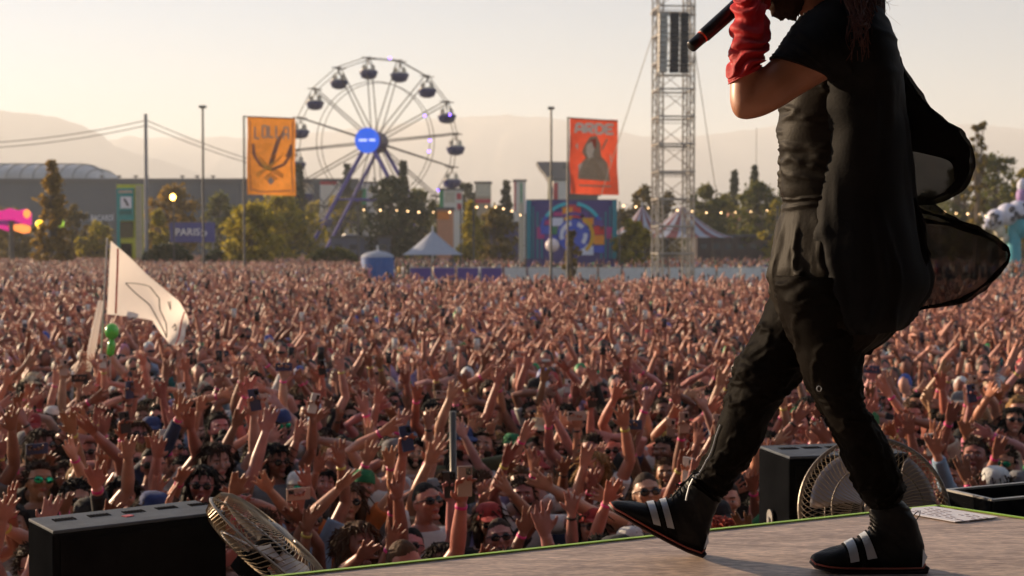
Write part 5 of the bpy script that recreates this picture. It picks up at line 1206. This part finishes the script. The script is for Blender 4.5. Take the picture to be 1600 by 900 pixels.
# ------------------------------------------------------------------ the performer on the stage
Y0 = next(3.7 + k * .002 for k in range(200) if hz(891.5, 3.7 + k * .002) <= SZ + .001)
ORG = Vector((at(1370, 700, Y0).x, Y0, SZ))
PX = Y0 / FPX
def Q(px, py, dy=0): return at(px, py, Y0 + dy) - ORG
class Loft:
    """cross sections given by a front and a back point, an offset in depth and a half depth"""
    def __init__(s, rows, power=1.0, disp=None, push=None):
        s.r = rows; s.p = power; s.disp = disp
    def _cr(s, t, k):
        n = len(s.r) - 1; x = t * n; i = min(int(x), n - 1); f = x - i
        g = lambda j: np.array(s.r[max(0, min(n, j))][k], float)
        a, b, c, d = g(i - 1), g(i), g(i + 1), g(i + 2)
        return .5 * ((2 * b) + (-a + c) * f + (2 * a - 5 * b + 4 * c - d) * f * f + (-a + 3 * b - 3 * c + d) * f ** 3)
    def row(s, v):
        if not hasattr(s, 'c_'): s.c_ = {}
        k = round(v, 5)
        if k not in s.c_:
            f, b, dd = s._cr(v, 0), s._cr(v, 1), s._cr(v, 2); s.c_[k] = (Q(f[0], f[1], dd[0]), Q(b[0], b[1], dd[0]), max(.002, dd[1]))
        return s.c_[k]
    def __call__(s, u, v, off=0):
        F, B, hd = s.row(v); c = (F + B) / 2; a = (F - B) / 2; th = 2 * math.pi * u
        ct, st = math.cos(th), math.sin(th); q = s.p
        ct = math.copysign(abs(ct) ** q, ct); st = math.copysign(abs(st) ** q, st)
        p = c + a * ct - Vector((0, 1, 0)) * hd * st        # u 0 front edge, .25 towards the camera, .5 back edge
        n = (a.normalized() * math.cos(th) / max(a.length, .01) + Vector((0, -1, 0)) * math.sin(th) / hd); n.normalize()
        d = off + (s.disp(u, v, p) if s.disp else 0)
        return p + n * d
    def mesh(s, name, mat, parent, nu=48, nv=60, cap=True, smooth=True):
        mb = MB(); mb.grid(lambda u, v: s(u, v), nu, nv, True)
        if cap:
            for j in (0, nv - 1):
                c = sum((Vector(mb.v[j * nu + i]) for i in range(nu)), Vector()) / nu; k = len(mb.v); mb.v.append(tuple(c))
                for i in range(nu): mb.f.append((k, j * nu + i, j * nu + (i + 1) % nu)); mb.m.append(0)
        return mb.build(name, mat, parent, smooth=smooth)
    def patch(s, name, mat, parent, u0, u1, v0, v1, off, nu=10, nv=5):
        mb = MB()
        for o_ in (off, off - .004): mb.grid(lambda u, v: s(u0 + (u1 - u0) * u, v0 + (v1 - v0) * v, o_), nu, nv)
        # rim
        N_ = nu * nv; ed = [i for i in range(nu)] + [(j + 1) * nu - 1 for j in range(1, nv)] + [nv * nu - 2 - i for i in range(nu - 1)] + [j * nu for j in range(nv - 2, 0, -1)]
        for a, b in zip(ed, ed[1:] + ed[:1]): mb.f.append((a, b, b + N_, a + N_)); mb.m.append(0)
        return mb.build(name, mat, parent, smooth=False)
def ridge(p, sx, sy, sz, seed, oct=3):
    v = mnoise.fractal(Vector((p[0] * sx + seed, p[1] * sy + seed * 2, p[2] * sz)), 1, 2.1, oct); return (1 - min(1, abs(v) * 2.4)) ** 2.3
def sm(x, a, b):
    t = max(0, min(1, (x - a) / (b - a))); return t * t * (3 - 2 * t)
def clothmat(name, col, rough, spec, sheen=.0, var=.3, weave=900, tr=0, bump=.12):
    m = M(name, col, rough, spec=spec, var=var, scale=5, sheen=sheen, bump=bump * .5, bscale=110, trans=tr); return m
m_satin = clothmat('black_satin', (.012, .009, .0065), .55, .06, 0)
m_trous = clothmat('black_trouser_cloth', (.007, .0055, .0045), .6, .015, 0)
m_jersey = clothmat('black_jersey', (.007, .0065, .007), .7, .08, 0)
m_leath = clothmat('black_leather', (.007, .007, .008), .5, .18, bump=.25)
m_sole = M('sole_rubber', (.03, .012, .012), .55); m_solered = M('sole_edge', (.40, .08, .05), .6)
m_refl = M('silver_strap', (.48, .52, .58), .45, metal=.2, var=.08)
m_red = clothmat('red_velvet', (.46, .005, .010), .65, .25, .06, var=.25, bump=.3)
m_perfskin = m_skin
def sheer(name, alpha, col=(.010, .008, .008)):
    m = bpy.data.materials.new(name); m.use_nodes = True; t = m.node_tree; N = t.nodes; L = t.links; b = N['Principled BSDF']
    b.inputs['Base Color'].default_value = (*col, 1); b.inputs['Roughness'].default_value = .65; b.inputs['Sheen Weight'].default_value = 0; b.inputs['Specular IOR Level'].default_value = 0; b.inputs['Sheen Tint'].default_value = (.8, .5, .45, 1)
    tr = N.new('ShaderNodeBsdfTransparent'); tl = N.new('ShaderNodeBsdfTranslucent'); tl.inputs[0].default_value = (.035, .022, .02, 1)
    lw = N.new('ShaderNodeLayerWeight'); lw.inputs[0].default_value = .22; mr = N.new('ShaderNodeMapRange'); mr.inputs[3].default_value = alpha; mr.inputs[4].default_value = 1; L.new(lw.outputs['Facing'], mr.inputs[0])
    a1 = N.new('ShaderNodeMixShader'); a1.inputs[0].default_value = .4; L.new(b.outputs[0], a1.inputs[1]); L.new(tl.outputs[0], a1.inputs[2])
    a2 = N.new('ShaderNodeMixShader'); L.new(mr.outputs[0], a2.inputs[0]); L.new(tr.outputs[0], a2.inputs[1]); L.new(a1.outputs[0], a2.inputs[2]); L.new(a2.outputs[0], N['Material Output'].inputs[0]); return m
m_sheer = sheer('sheer_black_voile', .70); m_hem = sheer('doubled_hem_voile', .93); m_sheer2 = sheer('folded_black_voile', .80)

perf = empty('person', ORG); tag(perf, 'performer in black striding across the stage in red glove and flying sheer cape', 'person')
# ---- body: one continuous surface under the clothes
mb = MB()
def lf(rows, nu=14, nv=20, **k):
    l = Loft(rows, **k); base = len(mb.v); mb.grid(lambda u, v: l(u, v), nu, nv, True)
    for j in (0, nv - 1):
        c = sum((Vector(mb.v[base + j * nu + i]) for i in range(nu)), Vector()) / nu; kx = len(mb.v); mb.v.append(tuple(c))
        for i in range(nu): mb.f.append((kx, base + j * nu + i, base + j * nu + (i + 1) % nu)); mb.m.append(0)
ARM = [((1318, 20), (1345, 85), (-.12, .055)), ((1275, 38), (1318, 110), (-.16, .06)), ((1238, 66), (1290, 126), (-.18, .056)), ((1206, 92), (1254, 147), (-.19, .052)), ((1190, 108), (1224, 166), (-.20, .048)), ((1180, 120), (1194, 181), (-.20, .044)),
       ((1176, 130), (1166, 187), (-.20, .041)), ((1177, 131), (1149, 181), (-.20, .041)), ((1181, 127), (1141, 160), (-.195, .042)), ((1185, 112), (1141, 128), (-.19, .043)), ((1188, 80), (1143, 84), (-.175, .043)), ((1189, 40), (1148, 40), (-.15, .039)), ((1184, 8), (1152, 2), (-.13, .032)), ((1181, -12), (1155, -20), (-.12, .028)), ((1183, -40), (1150, -45), (-.11, .024)), ((1186, -58), (1158, -62), (-.10, .02))]
lf(ARM, 18, 46)
# far arm hangs behind the body
mb.tube([Q(1318, 60, .16), Q(1300, 170, .22), Q(1290, 210, .23), Q(1275, 300, .20), Q(1270, 345, .18)], [.056, .047, .041, .034, .027], 12)
TOR = [((1262, 34), (1362, 42), (0, .16)), ((1250, 80), (1372, 85), (0, .17)), ((1244, 150), (1366, 150), (0, .14)), ((1242, 230), (1352, 230), (0, .12)), ((1246, 300), (1350, 300), (0, .115)), ((1248, 370), (1362, 370), (0, .125)), ((1246, 430), (1368, 430), (0, .13)), ((1250, 465), (1350, 470), (0, .12))]
lf(TOR, 20, 24)
mb.tube([Q(1318, 45, 0), Q(1283, 8, 0), Q(1262, -32, 0)], [.075, .062, .060], 14)
HP = Q(1254, -64, 0); HS = 1.08; HMp = Matrix.Translation(HP) @ Euler((R(-8), 0, 0)).to_matrix().to_4x4(); HMp = Matrix.Translation(HP) @ Matrix.Rotation(R(-90), 4, 'Z') @ Matrix.Rotation(R(-9), 4, 'X') @ Matrix.Scale(HS, 4)
H3 = HMp.to_3x3(); PH = lambda x, y, z: HMp @ V3(x, y, z)
mb.ball(HP, (.077, .098, .118), 28, 20, M=H3, fn=head_shape)
mb.tube([PH(0, -.083, .026), PH(0, -.100, .0), PH(0, -.118, -.024), PH(0, -.102, -.034)], [.008, .010, .0145, .011], 8)
mb.tube([PH(-.05, -.074, .030), PH(-.025, -.088, .032), PH(0, -.087, .028), PH(.025, -.088, .032), PH(.05, -.074, .030)], [.008, .010, .008, .010, .008], 6)
mb.ball(PH(0, -.090, -.058), (.026, .012, .013), 10, 8, M=H3); mb.ball(PH(0, -.080, -.098), (.030, .024, .022), 10, 8, M=H3)
for s in (-1, 1): mb.ball(PH(s * .078, .008, -.008), (.010, .020, .032), 8, 8, M=H3)
NEAR = [((1250, 425), (1365, 430), (-.05, .10)), ((1250, 490), (1350, 500), (-.06, .085)), ((1272, 560), (1326, 565), (-.06, .065)), ((1290, 625), (1332, 625), (-.055, .05)), ((1326, 695), (1366, 690), (-.04, .042)), ((1362, 770), (1390, 764), (-.02, .028)), ((1376, 820), (1402, 820), (0, .026)), ((1382, 862), (1414, 864), (0, .026))]
FAR = [((1245, 420), (1350, 430), (.09, .09)), ((1222, 490), (1278, 506), (.11, .065)), ((1176, 572), (1226, 592), (.13, .05)), ((1150, 645), (1186, 660), (.14, .042)), ((1122, 710), (1150, 728), (.15, .034)), ((1098, 755), (1118, 778), (.16, .026)), ((1080, 785), (1100, 825), (.17, .024))]
lf(NEAR, 14, 24); lf(FAR, 14, 24)
mb.tube([Q(1395, 872, 0), Q(1340, 876, 0), Q(1290, 880, 0)], [(.02, .03), (.02, .036), (.012, .028)], 8); mb.tube([Q(1092, 838, .17), Q(1040, 818, .17), Q(985, 800, .17)], [(.024, .03), (.018, .034), (.01, .024)], 8)
body = fuse(mb, 'body', [m_perfskin], .007, .6, 1)
nn = len(body.vertices); co = np.empty(nn * 3, np.float32); body.vertices.foreach_get('co', co); co = co.reshape(-1, 3); inv = np.array(HMp.inverted())
a_ = body.attributes.new('hd', 'FLOAT_VECTOR', 'POINT'); a_.data.foreach_set('vector', (co @ inv[:3, :3].T + inv[:3, 3]).astype(np.float32).ravel())
bo = link_child(body, 'body', perf, color=(.40, .175, .105))
# ---- tunic
def d_torso(u, v, p):
    py = v; hor = ridge((u * 5, 0, v * 26), 1, 1, 1, 3.1, 4) * .007 * sm(v, .20, .27) * (1 - sm(v, .50, .60)) * (1 - .3 * sm(abs(u - .5), 0, .3) * 0)
    vert = ridge((u * 16, 0, v * 3.2), 1, 1, 1, 7.7, 3) * .012 * sm(v, .52, .66) + .004 * math.sin(u * 40 + v * 9) * sm(v, .6, .8)
    soft = mnoise.fractal(Vector((u * 4, v * 5, 2)), 1, 2, 3) * .012
    return hor + vert + soft - .006
TUN = [((1292, 2), (1352, 12), (0, .07)), ((1264, 16), (1370, 20), (0, .13)), ((1242, 50), (1384, 52), (0, .185)), ((1230, 100), (1396, 98), (0, .20)), ((1221, 150), (1402, 150), (0, .185)), ((1216, 200), (1405, 200), (0, .17)), ((1216, 250), (1408, 250), (0, .16)), ((1217, 295), (1412, 300), (0, .155)), ((1221, 322), (1416, 322), (0, .152)),
       ((1214, 360), (1425, 358), (0, .165)), ((1206, 400), (1436, 398), (0, .18)), ((1201, 432), (1444, 432), (0, .185)), ((1209, 466), (1440, 470), (0, .18)), ((1226, 500), (1412, 505), (-.02, .16)), ((1244, 528), (1385, 530), (-.03, .14)), ((1254, 548), (1352, 552), (-.04, .12))]
TL = Loft(TUN, disp=d_torso); TL.mesh('tunic', m_satin, perf, 150, 210)
# sleeve
SLV = [((1345, -2), (1392, 70), (-.04, .05)), ((1312, -2), (1378, 112), (-.10, .09)), ((1275, 12), (1345, 128), (-.145, .095)), ((1245, 36), (1318, 130), (-.17, .088)), ((1224, 66), (1296, 125), (-.185, .078)), ((1206, 89), (1272, 115), (-.19, .072)), ((1207, 92), (1269, 114), (-.19, .066))]
def d_slv(u, v, p): return ridge((u * 3, 0, v * 7), 1, 1, 1, 12.3, 3) * .007 + mnoise.fractal(Vector((u * 3, v * 5, 9)), 1, 2, 3) * .006
Loft(SLV, disp=d_slv).mesh('sleeve', m_jersey, perf, 60, 60, cap=True)
SLF = [((1330, 20), (1378, 70), (.08, .06)), ((1315, 60), (1375, 120), (.15, .08)), ((1285, 120), (1350, 150), (.20, .07)), ((1275, 175), (1335, 180), (.21, .065))]
Loft(SLF, disp=d_slv).mesh('sleeve', m_jersey, perf, 30, 30)
# jersey vest layer; its front edge paints in where the chest turns to shade
YK = [((1286, 0), (1360, 8), (-.02, .075)), ((1268, 18), (1376, 24), (-.03, .14)), ((1262, 60), (1392, 60), (-.035, .20)), ((1268, 110), (1402, 108), (-.035, .21)), ((1264, 160), (1408, 160), (-.03, .20)), ((1262, 220), (1414, 220), (-.03, .185)), ((1256, 300), (1422, 300), (-.025, .18)), ((1252, 380), (1436, 380), (-.02, .195)), ((1246, 440), (1450, 442), (-.02, .20)), ((1256, 490), (1430, 486), (-.03, .185)), ((1284, 520), (1402, 512), (-.04, .16))]
def d_yk(u, v, p): return ridge((u * 11, 0, v * 2.2), 1, 1, 1, 21.3, 3) * .012 * sm(v, .25, .6) + mnoise.fractal(Vector((u * 3, v * 5, 19)), 1, 2, 3) * .012 + ridge((u * 3, 0, v * 9), 1, 1, 1, 31, 3) * .006 * (1 - sm(v, .3, .5))
Loft(YK, disp=d_yk).mesh('shade_side_vest', m_jersey, perf, 110, 120)
# ---- trousers, one part each leg joined at the seat
def d_leg(seed, amp=.009):
    def f(u, v, p):
        diag = ridge((u * 5 + v * 3.5, 0, v * 6), 1, 1, 1, seed, 4) * amp; knee = math.exp(-((v - .45) / .10) ** 2) * ridge((u * 4, 0, v * 22), 1, 1, 1, seed + 5, 3) * amp * .9
        hem = sm(v, .80, .97) * ridge((u * 3, 0, v * 34), 1, 1, 1, seed + 9, 3) * .014
        return diag + knee + hem + mnoise.fractal(Vector((u * 3, v * 7, seed)), 1, 2, 3) * .007 - .006
    return f
TN = [((1210, 430), (1392, 435), (-.04, .15)), ((1212, 465), (1385, 470), (-.05, .14)), ((1224, 505), (1366, 510), (-.06, .125)), ((1240, 548), (1348, 552), (-.065, .11)), ((1254, 590), (1346, 598), (-.065, .095)), ((1272, 628), (1350, 630), (-.06, .085)), ((1292, 663), (1366, 656), (-.05, .08)), ((1310, 700), (1386, 690), (-.04, .075)), ((1326, 738), (1402, 726), (-.03, .07)), ((1338, 768), (1413, 756), (-.02, .068)), ((1346, 784), (1412, 772), (-.015, .064)), ((1360, 794), (1404, 784), (-.01, .05)), ((1366, 792), (1400, 786), (-.01, .036))]
TF = [((1209, 425), (1340, 435), (.09, .13)), ((1204, 458), (1320, 470), (.10, .12)), ((1191, 492), (1300, 508), (.11, .11)), ((1172, 532), (1274, 562), (.12, .10)), ((1148, 574), (1249, 598), (.13, .095)), ((1138, 612), (1218, 636), (.135, .088)), ((1124, 652), (1190, 690), (.14, .08)), ((1108, 694), (1166, 728), (.15, .072)), ((1094, 724), (1148, 755), (.155, .066)), ((1084, 742), (1132, 776), (.16, .058)), ((1078, 754), (1122, 786), (.16, .044))]
TNL = Loft(TN, disp=d_leg(4.2)); TFL = Loft(TF, disp=d_leg(8.8))
tr = TNL.mesh('trouser_leg', m_trous, perf, 90, 170); TFL.mesh('trouser_leg', m_trous, perf, 90, 170)
mb = MB(); c = TNL(.12, .36, .004); mb.tube([c + Vector((.006 * math.cos(a), -.003, .007 * math.sin(a))) for a in np.linspace(0, 2 * math.pi, 15)], .0014, 6, cap=False); mb.build('eyelet', m_refl, tr)
mb = MB(); mb.tube([TFL(.06, v, .004) for v in np.linspace(.62, .93, 16)], .0022, 6); mb.build('zip', m_refl, perf)
# ---- boots
SN = [((1267, 872), (1268, 879), (0, .012)), ((1273, 865), (1276, 884), (0, .030)), ((1293, 859), (1297, 887), (0, .043)), ((1318, 851), (1323, 888), (0, .047)), ((1345, 838), (1356, 889), (0, .044)), ((1360, 826), (1398, 890), (0, .039)), ((1362, 814), (1440, 888), (0, .038)), ((1360, 801), (1442, 850), (0, .039)), ((1360, 788), (1430, 814), (0, .042)), ((1362, 778), (1417, 790), (0, .043)), ((1366, 772), (1410, 782), (0, .040))]
SF = [((953, 786), (954, 792), (.17, .012)), ((961, 783), (965, 801), (.17, .030)), ((984, 784), (992, 815), (.17, .043)), ((1010, 787), (1022, 831), (.17, .047)), ((1033, 783), (1048, 845), (.17, .044)), ((1050, 776), (1074, 858), (.17, .039)), ((1062, 764), (1099, 862), (.17, .038)), ((1072, 752), (1108, 828), (.17, .039)), ((1082, 742), (1116, 798), (.165, .042)), ((1092, 736), (1126, 780), (.16, .042)), ((1098, 732), (1130, 774), (.16, .038))]
def d_shoe(u, v, p): return mnoise.fractal(Vector((u * 3, v * 7, 1)), 1, 2, 3) * .003 + ridge((u * 2, 0, v * 14), 1, 1, 1, 2.2, 3) * .004 * sm(v, .45, .6)
for rows, dyy, sole in ((SN, 0, [(1268, 877, 4), (1274, 884, 5), (1296, 889, 5), (1322, 891, 4), (1356, 891.5, 4), (1398, 891.5, 4), (1443, 890.5, 5), (1446, 884, 4)]), (SF, .17, [(953, 788, 4), (960, 797, 5), (990, 814, 5), (1020, 831, 5), (1048, 846, 5), (1074, 859, 5), (1096, 867, 5), (1101, 862, 4)])):
    Lf = Loft(rows, power=.88, disp=d_shoe); sh_ = Lf.mesh('boot', m_leath, perf, 48, 70)
    hw_ = np.array([.012, .034, .047, .050, .047, .042, .040, .034]); 
    mb = MB(); mb.tube([Q(x, y - 1, dyy) for x, y, w in sole], [(.0075, h) for h in hw_], 14, up=(0, 0, 1)); mb.build('sole', m_sole, sh_, smooth=True)
    mb = MB(); mb.tube([Q(x, y - 3.0, dyy - h * 1.0 + .0) for (x, y, w), h in zip(sole, hw_)], .0026, 6); mb.build('sole_edge', m_solered, sh_, smooth=True)
    for (v0, v1) in ((.305, .350), (.392, .440)):
        Lf.patch('strap', m_refl, sh_, -.02, .27, v0, v1, .0055, 14, 4); Lf.patch('strap_backing', m_jersey, sh_, -.03, .40, v0 - .012, v1 + .012, .003, 14, 4)
    mb = MB()
    for k in range(5):
        v = .44 + k * .05; mb.tube([Lf(-.06, v, .003), Lf(.0, v + .01, .006), Lf(.08, v, .003)], .0022, 5)
    mb.build('lace', m_leath, sh_)
    mb = MB(); mb.prism([Lf(.40, .60, .006), Lf(.47, .66, .006), Lf(.40, .68, .006)], (0, -.001, 0)); mb.build('heel_mark', m_refl, sh_)
mb = MB(); mb.tube([Q(1426, 806), Q(1433, 800, -.01), Q(1438, 798, -.01), Q(1437, 805, -.01), Q(1430, 815, 0)], .0014, 6); mb.build('pull_loop', m_leath, perf)
for pts in ([(1092, 738), (1082, 740), (1072, 752), (1060, 765), (1051, 776)], [(1083, 748), (1077, 760), (1073, 776), (1072, 782)], [(1070, 752), (1062, 758), (1056, 757)]):
    MB().tube([Q(x, y, .12) for x, y in pts], .0028, 6).build('buckle_strap', m_refl if len(pts) == 4 else m_leath, perf)
# ---- glove
GLV = [((1139, 131), (1187, 110), (-.19, .054)), ((1138, 122), (1188, 103), (-.19, .056)), ((1140, 100), (1194, 92), (-.185, .056)), ((1143, 78), (1197, 76), (-.175, .055)), ((1142, 56), (1199, 58), (-.16, .054)), ((1144, 36), (1199, 36), (-.15, .053)), ((1146, 14), (1195, 14), (-.14, .048)), ((1150, -8), (1190, -4), (-.13, .040)), ((1150, -30), (1190, -26), (-.12, .036)), ((1150, -52), (1188, -48), (-.11, .034)), ((1154, -68), (1186, -66), (-.10, .024))]
def d_glv(u, v, p):
    w = v * 13 + 1.1 * math.sin(2 * math.pi * u + 1) + .7 * math.sin(4 * math.pi * u + v * 9) + .8 * mnoise.fractal(Vector((u * 2, v * 6, 3)), 1, 2, 2)
    return ((.5 + .5 * math.sin(2 * math.pi * w * .66)) ** 1.3 * .013 - .006) * (1 - sm(v, .70, .82)) * sm(v, .05, .14) + mnoise.fractal(Vector((u * 5, v * 9, 5)), 1, 2, 3) * .004
gl = Loft(GLV, disp=d_glv).mesh('glove', m_red, perf, 80, 160)
ta, tb = Q(1079, 74, -.13), Q(1205, -38, -.06); md = (tb - ta).normalized(); hp = Q(1172, -38, -.10); mm = ta + md * ((hp - ta).dot(md))
e1 = md.cross(Vector((0, 1, 0))).normalized(); e2 = md.cross(e1)
for k in range(4):
    b0 = mm + md * (-.036 + k * .024); mb = MB()
    mb.tube([b0 + (e1 * math.cos(a) + e2 * math.sin(a)) * r_ for a, r_ in ((2.6, .05), (1.9, .044), (1.0, .036), (.1, .034), (-.8, .034), (-1.6, .034))], [.013, .0125, .012, .0115, .011, .008], 8); mb.build('glove_finger', m_red, gl, smooth=True)
mb = MB(); mb.tube([mm + md * -.01 - e1 * .045, mm + md * .02 - e1 * .03 - e2 * .03, mm + md * .045 - e2 * .036, mm + md * .065 - e2 * .033 + e1 * .01], [.017, .015, .013, .009], 8); mb.build('glove_thumb', m_red, gl, smooth=True)
# ---- head: beard, hair
for nm, sc_, seed in (('beard', 1.0, 0),):
    mbb = MB().ball((0, -.012, -.052), (.076, .098, .098), 40, 30, fn=lambda v: head_shape(v) * (1 if (v.z < .10 and v.y < .35 and not (abs(v.x) < .28 and v.z > -.30 and v.y < 0)) else .78)); be = hm_(mbb, 'beard', .012, 90)
    link_child(be, 'beard', perf, HMp, (.035, .016, .010))
mb = MB(); rr = random.Random(2)
mb.ball(HP + Vector((.015, 0, .018)), (.092 * HS, .108 * HS, .125 * HS), 30, 22, M=Matrix.Rotation(R(-90), 3, 'Z'), fn=cap_shape(-.1, -.4, .75))
mb.tube([Q(1300, -110), Q(1335, -60), Q(1350, -10), Q(1358, 25), Q(1366, 55)], [.05, .075, .058, .045, .018], 12)
hr = mb.build('hair', m_hair, perf, smooth=True); hr.color = (.030, .012, .009, 1)
mb = MB()
for k in range(150):
    a = rr.uniform(-1, 1); x0, y0 = rr.uniform(1300, 1345), rr.uniform(-90, -10); x1, y1 = x0 + rr.uniform(10, 45), y0 + rr.uniform(30, 70); x2, y2 = rr.uniform(1325, 1386), rr.uniform(25, 98)
    if k % 9 == 0: x2, y2 = rr.uniform(1380, 1412), rr.uniform(-20, 60)
    d0 = a * .05; ph_ = rr.uniform(0, 6); pts = []
    for i in range(12):
        t = i / 11; px = (1 - t) ** 2 * x0 + 2 * t * (1 - t) * x1 + t * t * x2 + 3.5 * math.sin(t * 13 + ph_) * t; py = (1 - t) ** 2 * y0 + 2 * t * (1 - t) * y1 + t * t * y2
        pts.append(Q(px, py, (d0 - .08) * (1 - t) + (a * .03 - .29 + .20 * sm(px, 1345, 1392)) * t))
    w = rr.uniform(.002, .006) if k % 9 else .0008
    mb.tube(pts, [w * (1 - .8 * (i / 11)) for i in range(12)], 5)
h2 = mb.build('loose_curls', m_hair, hr, smooth=True); h2.color = (.07, .022, .013, 1)
mb = MB()
for k in range(22):
    t = k / 21; p = Q(1257 + 52 * t, 22 - 24 * t + 4 * math.sin(t * 3), -.10 + .02 * math.sin(t * 3.1)); mb.ball(p, .0035, 6, 5)
mb.build('bead_necklace', m_leath, perf)
# ---- sheer cape
CA = [((1372, 40), (1386, 48), (.0, .05)), ((1368, 92), (1402, 95), (.0, .09)), ((1368, 150), (1440, 151), (.0, .12)), ((1372, 180), (1465, 184), (.01, .13)), ((1375, 205), (1500, 206), (.01, .13)), ((1378, 232), (1519, 228), (.01, .12)), ((1382, 262), (1522, 262), (.01, .10)), ((1388, 290), (1512, 294), (.01, .08)), ((1395, 308), (1490, 310), (.01, .06)), ((1402, 322), (1464, 319), (.01, .035))]
CB = [((1398, 300), (1455, 310), (.0, .05)), ((1400, 322), (1472, 324), (.0, .06)), ((1405, 340), (1494, 342), (.0, .07)), ((1405, 356), (1532, 356), (.0, .075)), ((1405, 374), (1560, 374), (.0, .07)), ((1402, 392), (1580, 390), (.0, .06)), ((1398, 412), (1580, 410), (.0, .055)), ((1392, 436), (1560, 436), (.0, .05)), ((1385, 456), (1538, 456), (.0, .05)), ((1372, 474), (1505, 475), (.0, .045)), ((1362, 492), (1436, 486), (.0, .04)), ((1352, 520), (1396, 516), (.0, .03)), ((1345, 552), (1352, 552), (.0, .015))]
def d_cape(seed):
    def f(u, v, p): return ridge((p.x * 5 - p.z * 4, p.y * 2, p.z * 3 + p.x * 4), 1, 1, 1, seed, 3) * .012 + mnoise.fractal(Vector((p.x * 5, p.y * 5, p.z * 5 + seed)), 1, 2, 2) * .010 - .008
    return f
LA, LB = Loft(CA, disp=d_cape(3.3)), Loft(CB, disp=d_cape(6.1))
cape = LA.mesh('cape_upper_billow', m_sheer2, perf, 90, 90, cap=False); LB.mesh('cape_lower_billow', m_sheer, perf, 90, 110, cap=False)
def hem(curve, w, nm='cape_hem'):
    pts = []; 
    for a, b in zip(curve, curve[1:]):
        for k in range(6): pts.append((a[0] + (b[0] - a[0]) * k / 6, a[1] + (b[1] - a[1]) * k / 6))
    pts.append(curve[-1]); n = len(pts)
    pts = [pts[0]] + [tuple((pts[i - 1][j] + 2 * pts[i][j] + pts[i + 1][j]) / 4 for j in (0, 1)) for i in range(1, n - 1)] + [pts[-1]]
    MB().tube([Q(x, y, -.02 + .02 * math.sin(i * .35)) for i, (x, y) in enumerate(pts)], [(w * (1 + .4 * math.sin(i * .5)), .003) for i in range(n)], 8, up=(0, 0, 1)).build(nm, m_hem, perf, smooth=True)
hem([(1574, 388), (1577, 398), (1573, 411), (1548, 438), (1520, 458), (1500, 470), (1440, 481), (1408, 500), (1372, 535), (1350, 548)], .0055)
hem([(1408, 338), (1450, 346), (1490, 352), (1530, 364), (1560, 380), (1574, 390)], .006)
hem([(1405, 312), (1440, 330), (1475, 340), (1530, 362)], .006)
hem([(1500, 224), (1508, 245), (1504, 275), (1482, 300), (1452, 312)], .006)
hem([(1386, 60), (1402, 100), (1440, 158), (1475, 202), (1506, 224)], .011)
OV = [((1374, 60), (1392, 70), (-.02, .08)), ((1372, 110), (1400, 112), (-.02, .10)), ((1376, 160), (1434, 156), (-.01, .10)), ((1392, 196), (1470, 186), (-.01, .10)), ((1408, 224), (1500, 210), (-.01, .09)), ((1420, 234), (1512, 236), (-.01, .07)), ((1480, 246), (1514, 262), (-.01, .05)), ((1488, 276), (1508, 286), (-.01, .04)), ((1470, 300), (1490, 304), (-.01, .03))]
Loft(OV, disp=d_cape(9.4)).mesh('cape_inner_layer', m_hem, perf, 60, 50, cap=False)
OV2 = [((1400, 310), (1425, 312), (-.01, .10)), ((1395, 350), (1440, 350), (-.01, .12)), ((1392, 400), (1446, 400), (-.01, .13)), ((1385, 450), (1432, 450), (-.01, .12)), ((1370, 480), (1412, 482), (-.01, .10)), ((1350, 515), (1388, 512), (-.01, .07))]
Loft(OV2, disp=d_cape(11.4)).mesh('cape_inner_layer', m_hem, perf, 60, 50, cap=False)

# ---- microphone, held
mo = Q(1172, -38, -.10) + ORG; mic = empty('microphone', mo); tag(mic, 'black handheld microphone gripped in the red glove', 'microphone'); sh0 = ORG - mo
A_, B_ = ta + sh0, tb + sh0; m_mic = M('mic_body', (.018, .019, .022), .38, metal=.3, var=.05)
MB().tube([A_ + md * .045, A_ + md * .05, A_ + md * .14, A_ + md * .21], [.016, .0185, .0195, .021], 24).build('handle', m_mic, mic, smooth=True)
MB().tube([A_, A_ + md * .003, A_ + md * .045], [.0135, .0155, .0158], 24).build('tail_cap', m_mic, mic, smooth=True)
MB().tube([A_ + md * .0405, A_ + md * .0455], [.0166, .0166], 24).build('ring', M('red_led_ring', (.7, .08, .03), .5), mic)
MB().tube([A_ + md * .21, A_ + md * .222], [.024, .026], 24).build('collar', m_refl, mic, smooth=True); MB().ball(A_ + md * .245, .027, 20, 14).build('grille', m_steel, mic, smooth=True)
